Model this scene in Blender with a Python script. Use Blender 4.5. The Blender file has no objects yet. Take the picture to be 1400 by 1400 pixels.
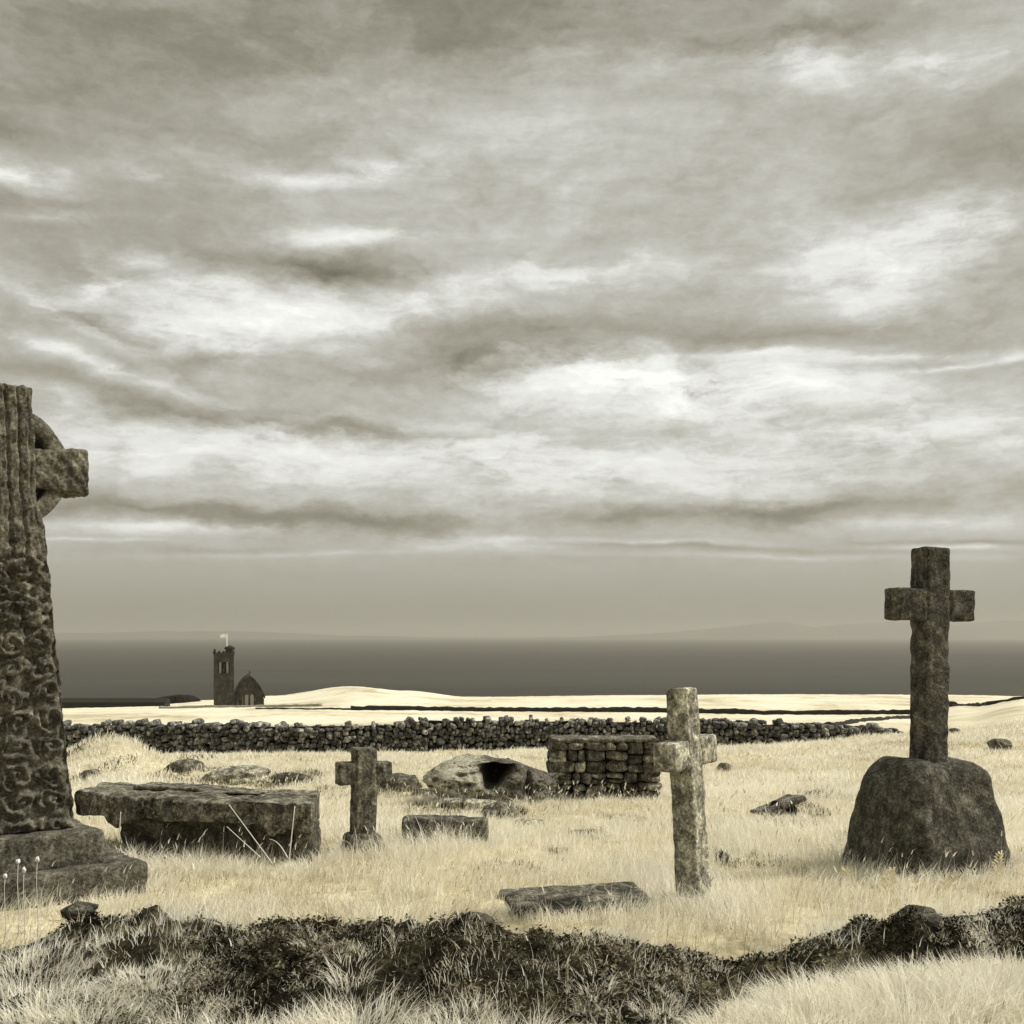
import bpy, bmesh, math, random
import numpy as np
from mathutils import Vector, Matrix

random.seed(7)
rng = np.random.default_rng(11)
S = bpy.context.scene
COL = S.collection
R = math.radians

# ------------------------------------------------------------------ camera
CAM_Z = 1.6
F = 1600.0          # focal length in photo pixels (photo is 1400 px square)
HOR = 868.0         # photo row of the horizon
cd = bpy.data.cameras.new('camera')
cam = bpy.data.objects.new('camera', cd)
COL.objects.link(cam)
cam.location = (0, 0, CAM_Z)
cam.rotation_euler = (R(90), 0, 0)
cd.sensor_width = 36.0
cd.lens = 36.0 * F / 1400.0
cd.shift_y = (HOR - 700.0) / 1400.0
cd.clip_start = 0.05
cd.clip_end = 200000.0
S.camera = cam

# ------------------------------------------------------------------ light, exposure
SUN_AZ, SUN_EL = 80.0, 46.0        # degrees; azimuth measured from the view direction to the right
EXPOSURE = 0.66
SKY_GAIN = 0.67
sd = bpy.data.lights.new('sun', 'SUN')
sun = bpy.data.objects.new('sun', sd)
COL.objects.link(sun)
sd.energy = 2.6
sd.angle = R(10)
sd.color = (1.0, 0.95, 0.85)
sdir = Vector((math.sin(R(SUN_AZ)) * math.cos(R(SUN_EL)), math.cos(R(SUN_AZ)) * math.cos(R(SUN_EL)), math.sin(R(SUN_EL))))
sun.rotation_euler = (-sdir).to_track_quat('-Z', 'Y').to_euler()
sun.location = (0, 0, 60)
S.view_settings.view_transform = 'Standard'
S.view_settings.look = 'None'
S.view_settings.gamma = 1.0
S.view_settings.use_curve_mapping = False
S.view_settings.exposure = EXPOSURE
S.render.engine = 'CYCLES'
S.cycles.use_denoising = True
S.cycles.max_bounces = 6
S.cycles.diffuse_bounces = 3
S.cycles.transmission_bounces = 3
S.cycles.volume_bounces = 1

# ------------------------------------------------------------------ node helpers
class NT:
    def __init__(s, tree):
        s.t = tree; s.n = tree.nodes; s.l = tree.links
    def node(s, typ, **kw):
        n = s.n.new(typ)
        for k, v in kw.items(): setattr(n, k, v)
        return n
    def put(s, sock, v):
        if v is None: return
        if isinstance(v, bpy.types.NodeSocket): s.l.new(v, sock)
        else: sock.default_value = v
    def math(s, op, a, b=None, c=None, clamp=False):
        n = s.node('ShaderNodeMath', operation=op); n.use_clamp = clamp
        s.put(n.inputs[0], a); s.put(n.inputs[1], b); s.put(n.inputs[2], c)
        return n.outputs[0]
    def vmath(s, op, a, b=None):
        n = s.node('ShaderNodeVectorMath', operation=op)
        s.put(n.inputs[0], a); s.put(n.inputs[1], b)
        return n.outputs['Value'] if op in ('LENGTH', 'DOT_PRODUCT') else n.outputs[0]
    def vscale(s, a, k):
        n = s.node('ShaderNodeVectorMath', operation='SCALE')
        s.put(n.inputs[0], a); s.put(n.inputs['Scale'], k)
        return n.outputs[0]
    def xyz(s, x, y, z):
        n = s.node('ShaderNodeCombineXYZ')
        for i, v in enumerate((x, y, z)): s.put(n.inputs[i], v)
        return n.outputs[0]
    def noise(s, vec, scale, detail=4, rough=0.55, dist=0.0, color=False):
        n = s.node('ShaderNodeTexNoise')
        s.put(n.inputs['Vector'], vec); s.put(n.inputs['Scale'], scale)
        n.inputs['Detail'].default_value = detail; n.inputs['Roughness'].default_value = rough
        n.inputs['Distortion'].default_value = dist
        return n.outputs['Color'] if color else n.outputs['Fac']
    def voronoi(s, vec, scale, feature='F1'):
        n = s.node('ShaderNodeTexVoronoi', feature=feature)
        s.put(n.inputs['Vector'], vec); n.inputs['Scale'].default_value = scale
        return n.outputs['Distance']
    def ramp(s, fac, stops, interp='LINEAR'):
        n = s.node('ShaderNodeValToRGB'); e = n.color_ramp.elements
        n.color_ramp.interpolation = interp
        while len(e) < len(stops): e.new(0.5)
        for el, (p, c) in zip(e, stops):
            el.position = p
            el.color = tuple(c) + (1,) if not isinstance(c, (int, float)) else (c, c, c, 1)
        s.put(n.inputs[0], fac)
        return n.outputs['Color']
    def mix(s, fac, a, b, blend='MIX'):
        n = s.node('ShaderNodeMix', data_type='RGBA', blend_type=blend)
        s.put(n.inputs[0], fac)
        s.put(n.inputs[6], a if isinstance(a, bpy.types.NodeSocket) else tuple(a) + (1,))
        s.put(n.inputs[7], b if isinstance(b, bpy.types.NodeSocket) else tuple(b) + (1,))
        return n.outputs[2]
    def maprange(s, v, a, b, c=0.0, d=1.0, smooth=True):
        n = s.node('ShaderNodeMapRange'); n.interpolation_type = 'SMOOTHSTEP' if smooth else 'LINEAR'
        s.put(n.inputs[0], v)
        for i, q in enumerate((a, b, c, d)): n.inputs[1 + i].default_value = q
        return n.outputs[0]

# ------------------------------------------------------------------ world: overcast sky
def build_world():
    w = bpy.data.worlds.new('World'); S.world = w; w.use_nodes = True
    w.node_tree.nodes.clear()
    t = NT(w.node_tree)
    d = t.node('ShaderNodeTexCoord').outputs['Generated']
    sp = t.node('ShaderNodeSeparateXYZ'); t.l.new(d, sp.inputs[0])
    x, y, z = sp.outputs
    az = t.math('ARCTAN2', x, y)
    el = t.math('ARCSINE', z)
    ae = t.xyz(az, el, 0.0)
    # cloud deck seen in perspective
    zz = t.math('ADD', t.math('MAXIMUM', z, 0.0), 0.07)
    deck = t.xyz(t.math('DIVIDE', x, zz), t.math('DIVIDE', y, zz), 0.0)
    # the wander of the cloud edges: slow for the banks, finer for the wisps
    wv = t.noise(t.vmath('MULTIPLY', ae, (1.0, 2.0, 1.0)), 8.0, 8, 0.62, 0.0, True)
    off = t.vmath('MULTIPLY', t.vmath('SUBTRACT', wv, (0.5, 0.5, 0.5)), (0.20, 0.070, 0.0))
    aw = t.vmath('ADD', ae, off)
    aw2 = t.vmath('ADD', ae, t.vmath('MULTIPLY', off, (.7, .25, 0)))
    n1 = t.noise(deck, 0.55, 9, 0.60, 0.5)
    n2 = t.noise(t.vmath('MULTIPLY', aw, (1.0, 2.6, 1.0)), 9.0, 9, 0.64, 0.0)
    n3 = t.noise(t.vmath('MULTIPLY', aw2, (1.0, 4.2, 1.0)), 9.0, 10, 0.68, 0.0)
    n4 = t.noise(t.vmath('MULTIPLY', ae, (1.0, 1.6, 1.0)), 55.0, 6, 0.72, 0.3)
    blobs = [  # photo x, y, half widths, tilt, strength
        (370, 432, 330, 80, -2, .62), (250, 455, 240, 60, 14, .34), (560, 420, 260, 34, -3, .40), (300, 395, 200, 46, 4, .22),
        (860, 520, 440, 66, 2, .74), (980, 530, 360, 56, 0, .80), (1220, 370, 240, 90, -6, .52), (1120, 335, 380, 100, -6, .26), (1330, 320, 200, 60, 0, .3), (760, 372, 260, 34, -3, .40), (680, 385, 200, 24, -4, .24),
        (122, 380, 90, 34, -14, .58), (185, 358, 90, 22, 6, .3), (520, 232, 120, 24, -6, .48), (430, 250, 160, 20, -4, .3), (470, 322, 250, 26, -4, .46), (350, 240, 90, 18, 0, .3), (220, 243, 130, 18, 2, .28),
        (260, 612, 620, 90, 3, .56), (760, 630, 640, 110, 2, .50), (1220, 600, 520, 110, 0, .46), (620, 625, 240, 40, 4, .2),
        (650, 742, 190, 26, 0, .40), (210, 722, 300, 20, -1, .46), (420, 758, 420, 9, -2, .22), (1080, 762, 520, 8, 1.5, .22), (860, 740, 300, 8, 2, .28), (1300, 750, 260, 7, 1, .30), (110, 738, 160, 6, 0, .28), (1250, 715, 240, 26, 0, .3),
        (1080, 92, 170, 40, 12, .40), (1310, 90, 150, 56, 0, .40), (1190, 75, 200, 24, 4, .28), (900, 80, 260, 40, 0, .16),
        (60, 415, 320, 26, 26, .30), (60, 470, 320, 26, 18, .30), (140, 500, 260, 18, 14, .26), (700, 200, 800, 200, 0, .12), (1200, 487, 300, 14, 4, .46), (1330, 497, 200, 8, -2, .4), (30, 245, 110, 34, 4, .40), (60, 300, 120, 16, -8, .3), (1050, 480, 200, 10, 0, .28),
        (430, 360, 240, 40, 2, -.40), (520, 372, 200, 26, 0, -.26), (640, 497, 460, 44, -4, -.40), (300, 490, 240, 20, -8, -.26), (120, 440, 320, 20, 24, -.24), (150, 400, 240, 16, 28, -.14), (320, 562, 580, 34, 6.5, -.48), (560, 595, 160, 24, 8, -.26), (240, 705, 500, 32, 2, -.52), (500, 715, 260, 46, 0, -.46), (1060, 695, 520, 36, 0, -.46), (900, 705, 300, 26, 0, -.2),
        (200, 60, 560, 260, 0, -.36), (720, 10, 900, 130, 0, -.38), (640, 60, 200, 60, 10, -.18), (1120, 45, 420, 36, 0, -.30), (1370, 230, 220, 180, 0, -.28), (1180, 160, 120, 60, -30, -.16), (760, 455, 420, 44, -2, -.30), (100, 320, 420, 80, 0, -.26), (1120, 455, 420, 26, 0, -.26), (20, 180, 160, 30, 6, -.24),
        (930, 250, 260, 60, -20, -.08), (300, 755, 300, 14, 0, -.22), (1000, 750, 420, 8, 2, -.20), (1320, 743, 220, 7, 1, -.24),
    ]
    acc_p, acc_n = None, None
    for (px, py, sx, sy, rot, amp) in blobs:
        a0 = math.atan((px - 700) / F)
        e0 = math.atan((HOR - py) / F * math.cos(a0))
        m = t.node('ShaderNodeMapping', vector_type='TEXTURE')
        t.l.new(aw if sy > 30 else aw2, m.inputs['Vector'])
        m.inputs['Location'].default_value = (a0, e0, 0)
        m.inputs['Rotation'].default_value = (0, 0, R(-rot))
        m.inputs['Scale'].default_value = (sx / F, sy / F, 1)
        g = t.node('ShaderNodeTexGradient', gradient_type='QUADRATIC_SPHERE')
        t.l.new(m.outputs[0], g.inputs[0])
        if amp > 0: acc_p = t.math('MULTIPLY_ADD', g.outputs['Fac'], amp * 0.87, acc_p if acc_p is not None else 0.0)
        else: acc_n = t.math('MULTIPLY_ADD', g.outputs['Fac'], amp * 0.78, acc_n if acc_n is not None else 0.0)
    st = t.maprange(n3, 0.34, 0.66, 0.0, 1.0, False)
    cl2 = t.maprange(n2, 0.32, 0.68, 0.0, 1.0, False)
    mod = t.math('MULTIPLY_ADD', st, 0.85, t.math('MULTIPLY_ADD', cl2, 0.75, 0.02))
    L = t.math('MULTIPLY_ADD', acc_p, mod, 0.53)
    L = t.math('MULTIPLY_ADD', acc_n, t.math('MULTIPLY_ADD', cl2, -0.7, 1.3), L)
    fade = t.maprange(el, 0.035, 0.105)
    wob = t.math('MULTIPLY_ADD', t.math('SUBTRACT', n1, 0.5), 0.34, t.math('MULTIPLY', t.math('SUBTRACT', cl2, 0.5), 0.10))
    wob = t.math('MULTIPLY_ADD', t.math('SUBTRACT', st, 0.5), 0.07, wob)
    wob = t.math('MULTIPLY_ADD', t.math('SUBTRACT', n4, 0.5), 0.22, wob)
    L = t.math('MULTIPLY_ADD', wob, t.math('MULTIPLY_ADD', fade, 0.85, 0.15), L)
    L = t.math('SUBTRACT', L, t.maprange(el, 0.085, 0.0, 0.0, 0.20))
    L = t.math('MINIMUM', L, t.math('MULTIPLY_ADD', L, 0.55, 0.36))
    col = t.ramp(L, [(0.0, (.12, .115, .085)), (0.28, (.25, .24, .185)), (0.46, (.385, .375, .315)), (0.62, (.54, .535, .49)), (0.80, (.76, .765, .73)), (1.0, (1.02, 1.02, .99))])
    # behind the camera and overhead: the same deck, a little brighter where the cover is thin
    sk = t.node('ShaderNodeTexSky', sky_type='NISHITA')
    sk.sun_disc = False; sk.sun_elevation = R(SUN_EL); sk.sun_rotation = R(SUN_AZ)
    bw = t.node('ShaderNodeRGBToBW'); t.l.new(sk.outputs[0], bw.inputs[0])
    clear = t.mix(1.0, bw.outputs[0], (1.0, .97, .86), 'MULTIPLY')
    STR = 0.1
    cl = t.vscale(col, SKY_GAIN / STR)
    mixd = t.mix(0.94, clear, cl)
    bg = t.node('ShaderNodeBackground'); t.l.new(mixd, bg.inputs[0]); bg.inputs[1].default_value = STR
    o = t.node('ShaderNodeOutputWorld'); t.l.new(bg.outputs[0], o.inputs[0])
    w.cycles.sampling_method = 'MANUAL'; w.cycles.sample_map_resolution = 512
build_world()

# ------------------------------------------------------------------ materials
def mat(name):
    m = bpy.data.materials.new(name); m.use_nodes = True
    m.node_tree.nodes.clear()
    t = NT(m.node_tree)
    b = t.node('ShaderNodeBsdfPrincipled'); o = t.node('ShaderNodeOutputMaterial')
    t.l.new(b.outputs[0], o.inputs[0])
    b.inputs['Roughness'].default_value = 0.92
    b.inputs['Specular IOR Level'].default_value = 0.2
    return m, t, b

def bump(t, b, h, strength, dist):
    n = t.node('ShaderNodeBump'); n.inputs['Strength'].default_value = strength; n.inputs['Distance'].default_value = dist
    t.l.new(h, n.inputs['Height']); t.l.new(n.outputs[0], b.inputs['Normal'])

def stone_mat(name, dark, mid, pale, scale=1.0, lichen=0.5, island=False, strength=1.0, blot=1.0):
    m, t, b = mat(name)
    co = t.node('ShaderNodeTexCoord').outputs['Object']
    n1 = t.noise(co, 4.5 * scale, 7, 0.65, 0.3)
    n2 = t.noise(co, 34 * scale, 6, 0.78)
    n3 = t.noise(co, 11 * scale, 6, 0.7, 0.6)
    f = t.math('MULTIPLY_ADD', n2, 0.85, t.math('MULTIPLY', n1, 0.45))
    c = t.ramp(f, [(0.50, dark), (0.60, [v * .62 for v in mid]), (0.68, [min(1, v * 1.15) for v in mid]), (0.80, [min(1, v * 2.4) for v in mid])])
    n4 = t.noise(co, 9.0 * scale, 5, 0.6, 0.5)
    n5 = t.noise(t.vmath('MULTIPLY', co, (1, 1, .14)), 16 * scale, 5, 0.65)
    c = t.mix(1.0, c, t.ramp(n4, [(0.36, 1 - .50 * blot), (0.50, 1.0), (0.64, 1 + .75 * blot)]), 'MULTIPLY')
    c = t.mix(1.0, c, t.ramp(n5, [(0.38, 1 - .40 * blot), (0.52, 1.0), (0.66, 1 + .5 * blot)]), 'MULTIPLY')
    sp = t.maprange(n3, 0.66 - 0.10 * lichen, 0.76 - 0.10 * lichen)
    sp = t.math('MULTIPLY', sp, t.maprange(n2, 0.40, 0.62))
    c = t.mix(sp, c, pale)
    v = t.voronoi(t.vmath('ADD', co, t.vscale(t.noise(co, 14 * scale, 3, .6, 0, True), 0.10 / scale)), 13 * scale)
    dots = t.math('MULTIPLY', t.maprange(v, 0.34, 0.20), t.maprange(n1, 0.50, 0.60))
    c = t.mix(t.math('MULTIPLY', dots, 0.55 * lichen), c, [min(1, p * 0.8) for p in pale])
    if island:
        r = t.node('ShaderNodeNewGeometry').outputs['Random Per Island']
        c = t.mix(1.0, c, t.ramp(r, [(0.0, 0.4), (0.5, 0.95), (0.85, 1.6), (1.0, 2.6)]), 'MULTIPLY')
    t.l.new(c, b.inputs['Base Color'])
    hgt = t.math('MULTIPLY_ADD', n2, 0.8, n3)
    bump(t, b, hgt, strength, 0.02 / scale)
    return m

SEP = (1.0, .945, .735)      # the warm tint every tone of the place carries
def sp(v): return [v * SEP[0], v * SEP[1], v * SEP[2]]
M_CELT = stone_mat('carved_granite', sp(.024), sp(.125), sp(.32), 1.5, .7, blot=.4)
M_GRAN = stone_mat('dark_granite', sp(.016), sp(.080), sp(.28), 1.6, .65, blot=.65)
M_PALE = stone_mat('lichened_granite', sp(.075), sp(.33), sp(.70), 1.4, 1.1, blot=.8)
M_MID = stone_mat('weathered_granite', sp(.035), sp(.13), sp(.34), 1.6, .7)
M_SLAB = stone_mat('slab_granite', sp(.016), sp(.15), sp(.50), 1.3, 1.1)
M_ROCK = stone_mat('boulder_rock', sp(.07), sp(.30), sp(.65), 1.2, 1.1)
M_WALL = stone_mat('field_wall_stone', (.035, .035, .030), (.135, .133, .118), (.38, .37, .32), 1.0, .6, True)
M_PIER = stone_mat('masonry_stone', (.022, .021, .016), (.135, .128, .10), (.40, .385, .30), 1.6, .5, True)
M_GAP = stone_mat('joint_earth_and_gap_shade', sp(.006), sp(.012), sp(.02), 1.0, .1)  # joint earth in the walls; painted shade under the tilted slab
M_CHURCH = stone_mat('church_granite', sp(.030), sp(.046), sp(.08), 0.12, .2, blot=.25)
M_CHDARK = stone_mat('church_slate', sp(.018), sp(.032), sp(.06), 0.12, .2)
M_FARWALL = stone_mat('far_wall_stone', sp(.008), sp(.02), sp(.07), 0.5, .3)

def hollow_mat():
    m, t, b = mat('half_lichened_rock')
    co = t.node('ShaderNodeTexCoord').outputs['Object']
    sx = t.node('ShaderNodeSeparateXYZ'); t.l.new(co, sx.inputs[0])
    n1 = t.noise(co, 6.0, 7, 0.68, 0.6); n2 = t.noise(co, 34.0, 6, 0.75); n4 = t.noise(co, 13.0, 5, 0.6, 0.5)
    f = t.math('MULTIPLY_ADD', n2, 0.8, t.math('MULTIPLY', n1, 0.5))
    dark = t.ramp(f, [(0.52, sp(.02)), (0.62, sp(.09)), (0.74, sp(.24))])
    pale = t.ramp(f, [(0.52, sp(.09)), (0.60, sp(.30)), (0.72, sp(.62))])
    k = t.maprange(t.math('MULTIPLY_ADD', t.math('SUBTRACT', n1, 0.5), 0.9, sx.outputs[0]), -.02, -.12)
    c = t.mix(k, dark, pale)
    c = t.mix(t.maprange(n4, 0.58, 0.66), c, sp(.035))
    t.l.new(c, b.inputs['Base Color']); bump(t, b, t.math('ADD', n1, n2), 1.0, .025)
    return m
M_HOLLOW = hollow_mat()

def grass_mat(name, c0, c1, c2):
    m, t, b = mat(name)
    a = t.node('ShaderNodeAttribute'); a.attribute_name = 'tint'
    c = t.ramp(a.outputs['Fac'], [(0.0, c0), (0.5, c1), (1.0, c2)])
    d = t.node('ShaderNodeBsdfDiffuse'); tr = t.node('ShaderNodeBsdfTranslucent'); mx = t.node('ShaderNodeMixShader')
    t.l.new(c, d.inputs[0]); t.l.new(c, tr.inputs[0])
    mx.inputs[0].default_value = 0.42
    t.l.new(d.outputs[0], mx.inputs[1]); t.l.new(tr.outputs[0], mx.inputs[2])
    o = [n for n in t.n if n.type == 'OUTPUT_MATERIAL'][0]
    t.l.new(mx.outputs[0], o.inputs[0])
    t.n.remove(b)
    return m
M_GRASS = grass_mat('dry_grass', (.42, .37, .25), (.885, .84, .685), (.96, .94, .85))
M_HEATH = grass_mat('dark_heather', (.008, .008, .005), (.060, .055, .035), (.55, .50, .35))

def ground_mat():
    m, t, b = mat('pale_turf')
    co = t.node('ShaderNodeTexCoord').outputs['Object']
    n1 = t.noise(co, 0.35, 6, 0.62, 0.4)
    n2 = t.noise(co, 5.0, 7, 0.7, 0.3)
    n3 = t.noise(t.vmath('MULTIPLY', co, (1, .45, 1)), 0.035, 6, 0.6, 0.6)
    f = t.math('MULTIPLY_ADD', n2, 0.6, t.math('MULTIPLY', n1, 0.5))
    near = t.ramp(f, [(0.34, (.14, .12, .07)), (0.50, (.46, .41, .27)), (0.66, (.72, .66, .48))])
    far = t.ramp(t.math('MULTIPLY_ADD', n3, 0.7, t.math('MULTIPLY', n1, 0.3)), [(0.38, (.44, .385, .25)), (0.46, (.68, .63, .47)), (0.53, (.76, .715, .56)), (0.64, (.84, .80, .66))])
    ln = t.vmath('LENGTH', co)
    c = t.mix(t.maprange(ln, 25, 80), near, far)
    t.l.new(c, b.inputs['Base Color'])
    b.inputs['Roughness'].default_value = 1.0; b.inputs['Specular IOR Level'].default_value = 0.0
    bump(t, b, f, 0.6, 0.05)
    return m
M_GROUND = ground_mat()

def peat_mat():
    m, t, b = mat('peat_and_moss')
    co = t.node('ShaderNodeTexCoord').outputs['Object']
    n1 = t.noise(co, 5.0, 7, 0.65, 0.4); n2 = t.noise(co, 45.0, 5, 0.75)
    f = t.math('MULTIPLY_ADD', n2, 0.55, t.math('MULTIPLY', n1, 0.6))
    c = t.ramp(f, [(0.42, (.008, .008, .005)), (0.56, (.03, .028, .017)), (0.66, (.11, .10, .06)), (0.78, (.36, .33, .21))])
    t.l.new(c, b.inputs['Base Color']); bump(t, b, f, 1.0, 0.03)
    b.inputs['Specular IOR Level'].default_value = 0.05
    return m
M_PEAT = peat_mat()

def plain(name, c, rough=0.8, spec=0.2):
    m, t, b = mat(name)
    co = t.node('ShaderNodeTexCoord').outputs['Object']
    n = t.noise(co, 3.0, 5, 0.6)
    t.l.new(t.mix(n, [v * .8 for v in c], [min(1, v * 1.2) for v in c]), b.inputs['Base Color'])
    b.inputs['Roughness'].default_value = rough; b.inputs['Specular IOR Level'].default_value = spec
    return m
M_WHITE = plain('white_petal', (.85, .84, .8))
M_STALK = plain('bleached_stalk', (.72, .70, .66))
M_GLASS = plain('church_window_glass', (.22, .215, .2), 0.3, 0.5)
M_VOID = plain('louvre_dark', (.006, .006, .005))
M_FLAG = plain('flag_cloth', (.9, .9, .86))

def sea_mat():
    m, t, b = mat('sea_water')
    co = t.node('ShaderNodeTexCoord').outputs['Object']
    n = t.noise(t.vmath('MULTIPLY', co, (.25, 1, 1)), 0.0022, 5, 0.6, 0.4)
    n2 = t.noise(t.vmath('MULTIPLY', co, (.4, 1, 1)), 0.02, 5, 0.7)
    c = t.ramp(n, [(0.34, (.015, .0142, .0098)), (0.5, (.024, .0228, .016)), (0.66, (.034, .032, .0225))])  # streaks of cloud shadow painted into the water colour
    t.l.new(c, b.inputs['Base Color'])
    b.inputs['Roughness'].default_value = 0.55; b.inputs['Specular IOR Level'].default_value = 0.06
    bump(t, b, n2, 0.6, 6.0)
    return m
M_SEA = sea_mat()
M_COAST = plain('distant_land', (.085, .081, .064))

# ------------------------------------------------------------------ noise in numpy
def _h(i, j, k, s):
    n = (i * 374761393 + j * 668265263 + k * 2147483647 + s * 1274126177) & 0xFFFFFFFF
    n = ((n ^ (n >> 13)) * 1274126177) & 0xFFFFFFFF
    n = (n ^ (n >> 16)) & 0xFFFF
    return n / 65535.0
def vnoise(p, s=0):
    p = np.asarray(p, float)
    i = np.floor(p).astype(np.int64); f = p - i; f = f * f * (3 - 2 * f)
    out = 0
    for a in (0, 1):
        for b in (0, 1):
            for c in (0, 1):
                w = (f[..., 0] if a else 1 - f[..., 0]) * (f[..., 1] if b else 1 - f[..., 1]) * (f[..., 2] if c else 1 - f[..., 2])
                out = out + w * _h(i[..., 0] + a, i[..., 1] + b, i[..., 2] + c, s)
    return out * 2 - 1
def fbm(p, o=4, s=0, g=0.5):
    p = np.asarray(p, float); v = 0; a = 1.0
    for k in range(o):
        v = v + a * vnoise(p * (2.03 ** k) + 17.3 * k, s + k); a *= g
    return v
def fbm2(x, y, sc, o=4, s=0):
    return fbm(np.stack([x * sc, y * sc, np.zeros_like(x) + 3.7 * s], -1), o, s)
def sstep(a, b, x):
    t = np.clip((x - a) / (b - a), 0, 1); return t * t * (3 - 2 * t)

# ------------------------------------------------------------------ terrain
UK = np.array([-.60, -.385, -.30, -.256, -.206, -.1375, -.09, -.0375, .125, .22, .34, .385, .44, .60])
DK = np.array([1.0, 4.0, 6.0, 9.0, 15., 20., 30., 42., 100., 200., 340., 560.])
ROWS = {
    1.0: [3428] * 14, 4.0: [1508] * 14, 6.0: [1294.7] * 14, 9.0: [1152.4] * 14,
    15.: [1090] * 10 + [1088, 1086, 1084, 1080],
    20.: [1062] * 10 + [1056, 1052, 1048, 1042],
    30.: [1042] * 9 + [1036, 1023, 1017, 1012, 1002],
    42.: [1035, 1034, 1034, 1033, 1032, 1031, 1030, 1029, 1024, 1017, 1005, 999, 991, 978],
    100.: [1012] * 8 + [1008, 1004, 990, 978, 962, 950],
    200.: [992] * 9 + [990, 982, 966, 954, 946],
    340.: [973, 972, 971, 970, 970, 970, 970, 971, 972, 974, 975, 964, 957, 950],
    560.: [966, 965, 961, 957, 951, 938, 944, 952.5, 950, 949, 949.5, 950, 952, 950],
}
_Z = np.array([[CAM_Z - (ROWS[d][k] - HOR) / F * d for k in range(len(UK))] for d in DK])
def _interp_u(u):
    k = np.clip(np.searchsorted(UK, u) - 1, 0, len(UK) - 2)
    t = np.clip((u - UK[k]) / (UK[k + 1] - UK[k]), 0, 1); t = t * t * (3 - 2 * t)
    return k, t
def ground_z(x, y, detail=True):
    x = np.asarray(x, float); y = np.asarray(y, float)
    r = np.hypot(x, y); az = np.clip(np.arctan2(x, y), -.6, .6)
    u = np.clip(np.tan(az), -.599, .599); d = np.clip(r * np.cos(az), 1.0, 1e9)
    k, t = _interp_u(u)
    dd = np.clip(d, 1.0, 559.9)
    j = np.clip(np.searchsorted(DK, dd) - 1, 0, len(DK) - 2)
    s = (dd - DK[j]) / (DK[j + 1] - DK[j])
    z0 = _Z[j, k] * (1 - t) + _Z[j, k + 1] * t
    z1 = _Z[j + 1, k] * (1 - t) + _Z[j + 1, k + 1] * t
    z = z0 * (1 - s) + z1 * s
    # beyond the crest of the island the ground falls to the sea
    e = np.clip(d - 560, 0, None)
    z = z - e * 0.10 - np.clip(e - 60, 0, None) * 0.35
    z = np.maximum(z, -121.0)
    # grassy mound behind the table tomb
    z = z + 0.62 * np.exp(-(((u + .345) / .042) ** 2)) * np.exp(-(((d - 24) / 4.5) ** 2))
    if detail:
        amp = 0.035 + 0.10 * sstep(8, 22, d) * (1 - sstep(30, 42, d)) + .10 * sstep(60, 150, d)
        z = z + amp * fbm2(x, y, .55, 3, 5) * sstep(1, 3, r)
        z = z + 0.028 * fbm2(x, y, 2.3, 3, 9) * sstep(5.0, 7, d) * (1 - sstep(40, 60, d))
    return z
def gz(x, y): return float(ground_z(np.array([x]), np.array([y]))[0])
def at(px, py, d):
    return Vector(((px - 700) / F * d, d, CAM_Z - (py - HOR) / F * d))
def gpt(px, d, sink=0.0):
    x = (px - 700) / F * d
    return Vector((x, d, gz(x, d) - sink))

# ------------------------------------------------------------------ object helpers
def link(name, me, m=None, parent=None):
    o = bpy.data.objects.new(name, me); COL.objects.link(o)
    if m: me.materials.append(m)
    if parent: o.parent = parent
    return o
def mesh_from(name, v, f, smooth=True):
    me = bpy.data.meshes.new(name)
    v = np.asarray(v, np.float32); f = [list(map(int, q)) for q in f]
    me.from_pydata([tuple(map(float, p)) for p in v], [], f)
    if smooth: me.shade_smooth()
    me.update()
    return me
def tag(o, label=None, cat=None, group=None, kind=None):
    if label: o['label'] = label
    if cat: o['category'] = cat
    if group: o['group'] = group
    if kind: o['kind'] = kind
    return o
def thing(name, label, cat, loc, rz=0.0, tilt=(0, 0), group=None):
    o = bpy.data.objects.new(name, None); COL.objects.link(o)
    o.empty_display_size = 0.2
    o.location = loc; o.rotation_euler = (tilt[0], tilt[1], rz)
    return tag(o, label, cat, group)

class MB:
    def __init__(s): s.v = []; s.f = []; s.n = 0
    def add(s, v, f):
        v = np.asarray(v, float)
        s.v.append(v); s.f += [[i + s.n for i in q] for q in f]; s.n += len(v)
    def box(s, c, h, rz=0.0):
        c = np.array(c); p = np.array([[x, y, z] for x in (-1, 1) for y in (-1, 1) for z in (-1, 1)], float) * np.array(h)
        cr, sr = math.cos(rz), math.sin(rz)
        p[:, :2] = np.stack([p[:, 0] * cr - p[:, 1] * sr, p[:, 0] * sr + p[:, 1] * cr], -1)
        s.add(p + c, [(0, 1, 3, 2), (4, 6, 7, 5), (0, 4, 5, 1), (2, 3, 7, 6), (0, 2, 6, 4), (1, 5, 7, 3)])
    def build(s, name, m, parent=None, smooth=False):
        return link(name, mesh_from(name, np.concatenate(s.v), s.f, smooth), m, parent)

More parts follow.
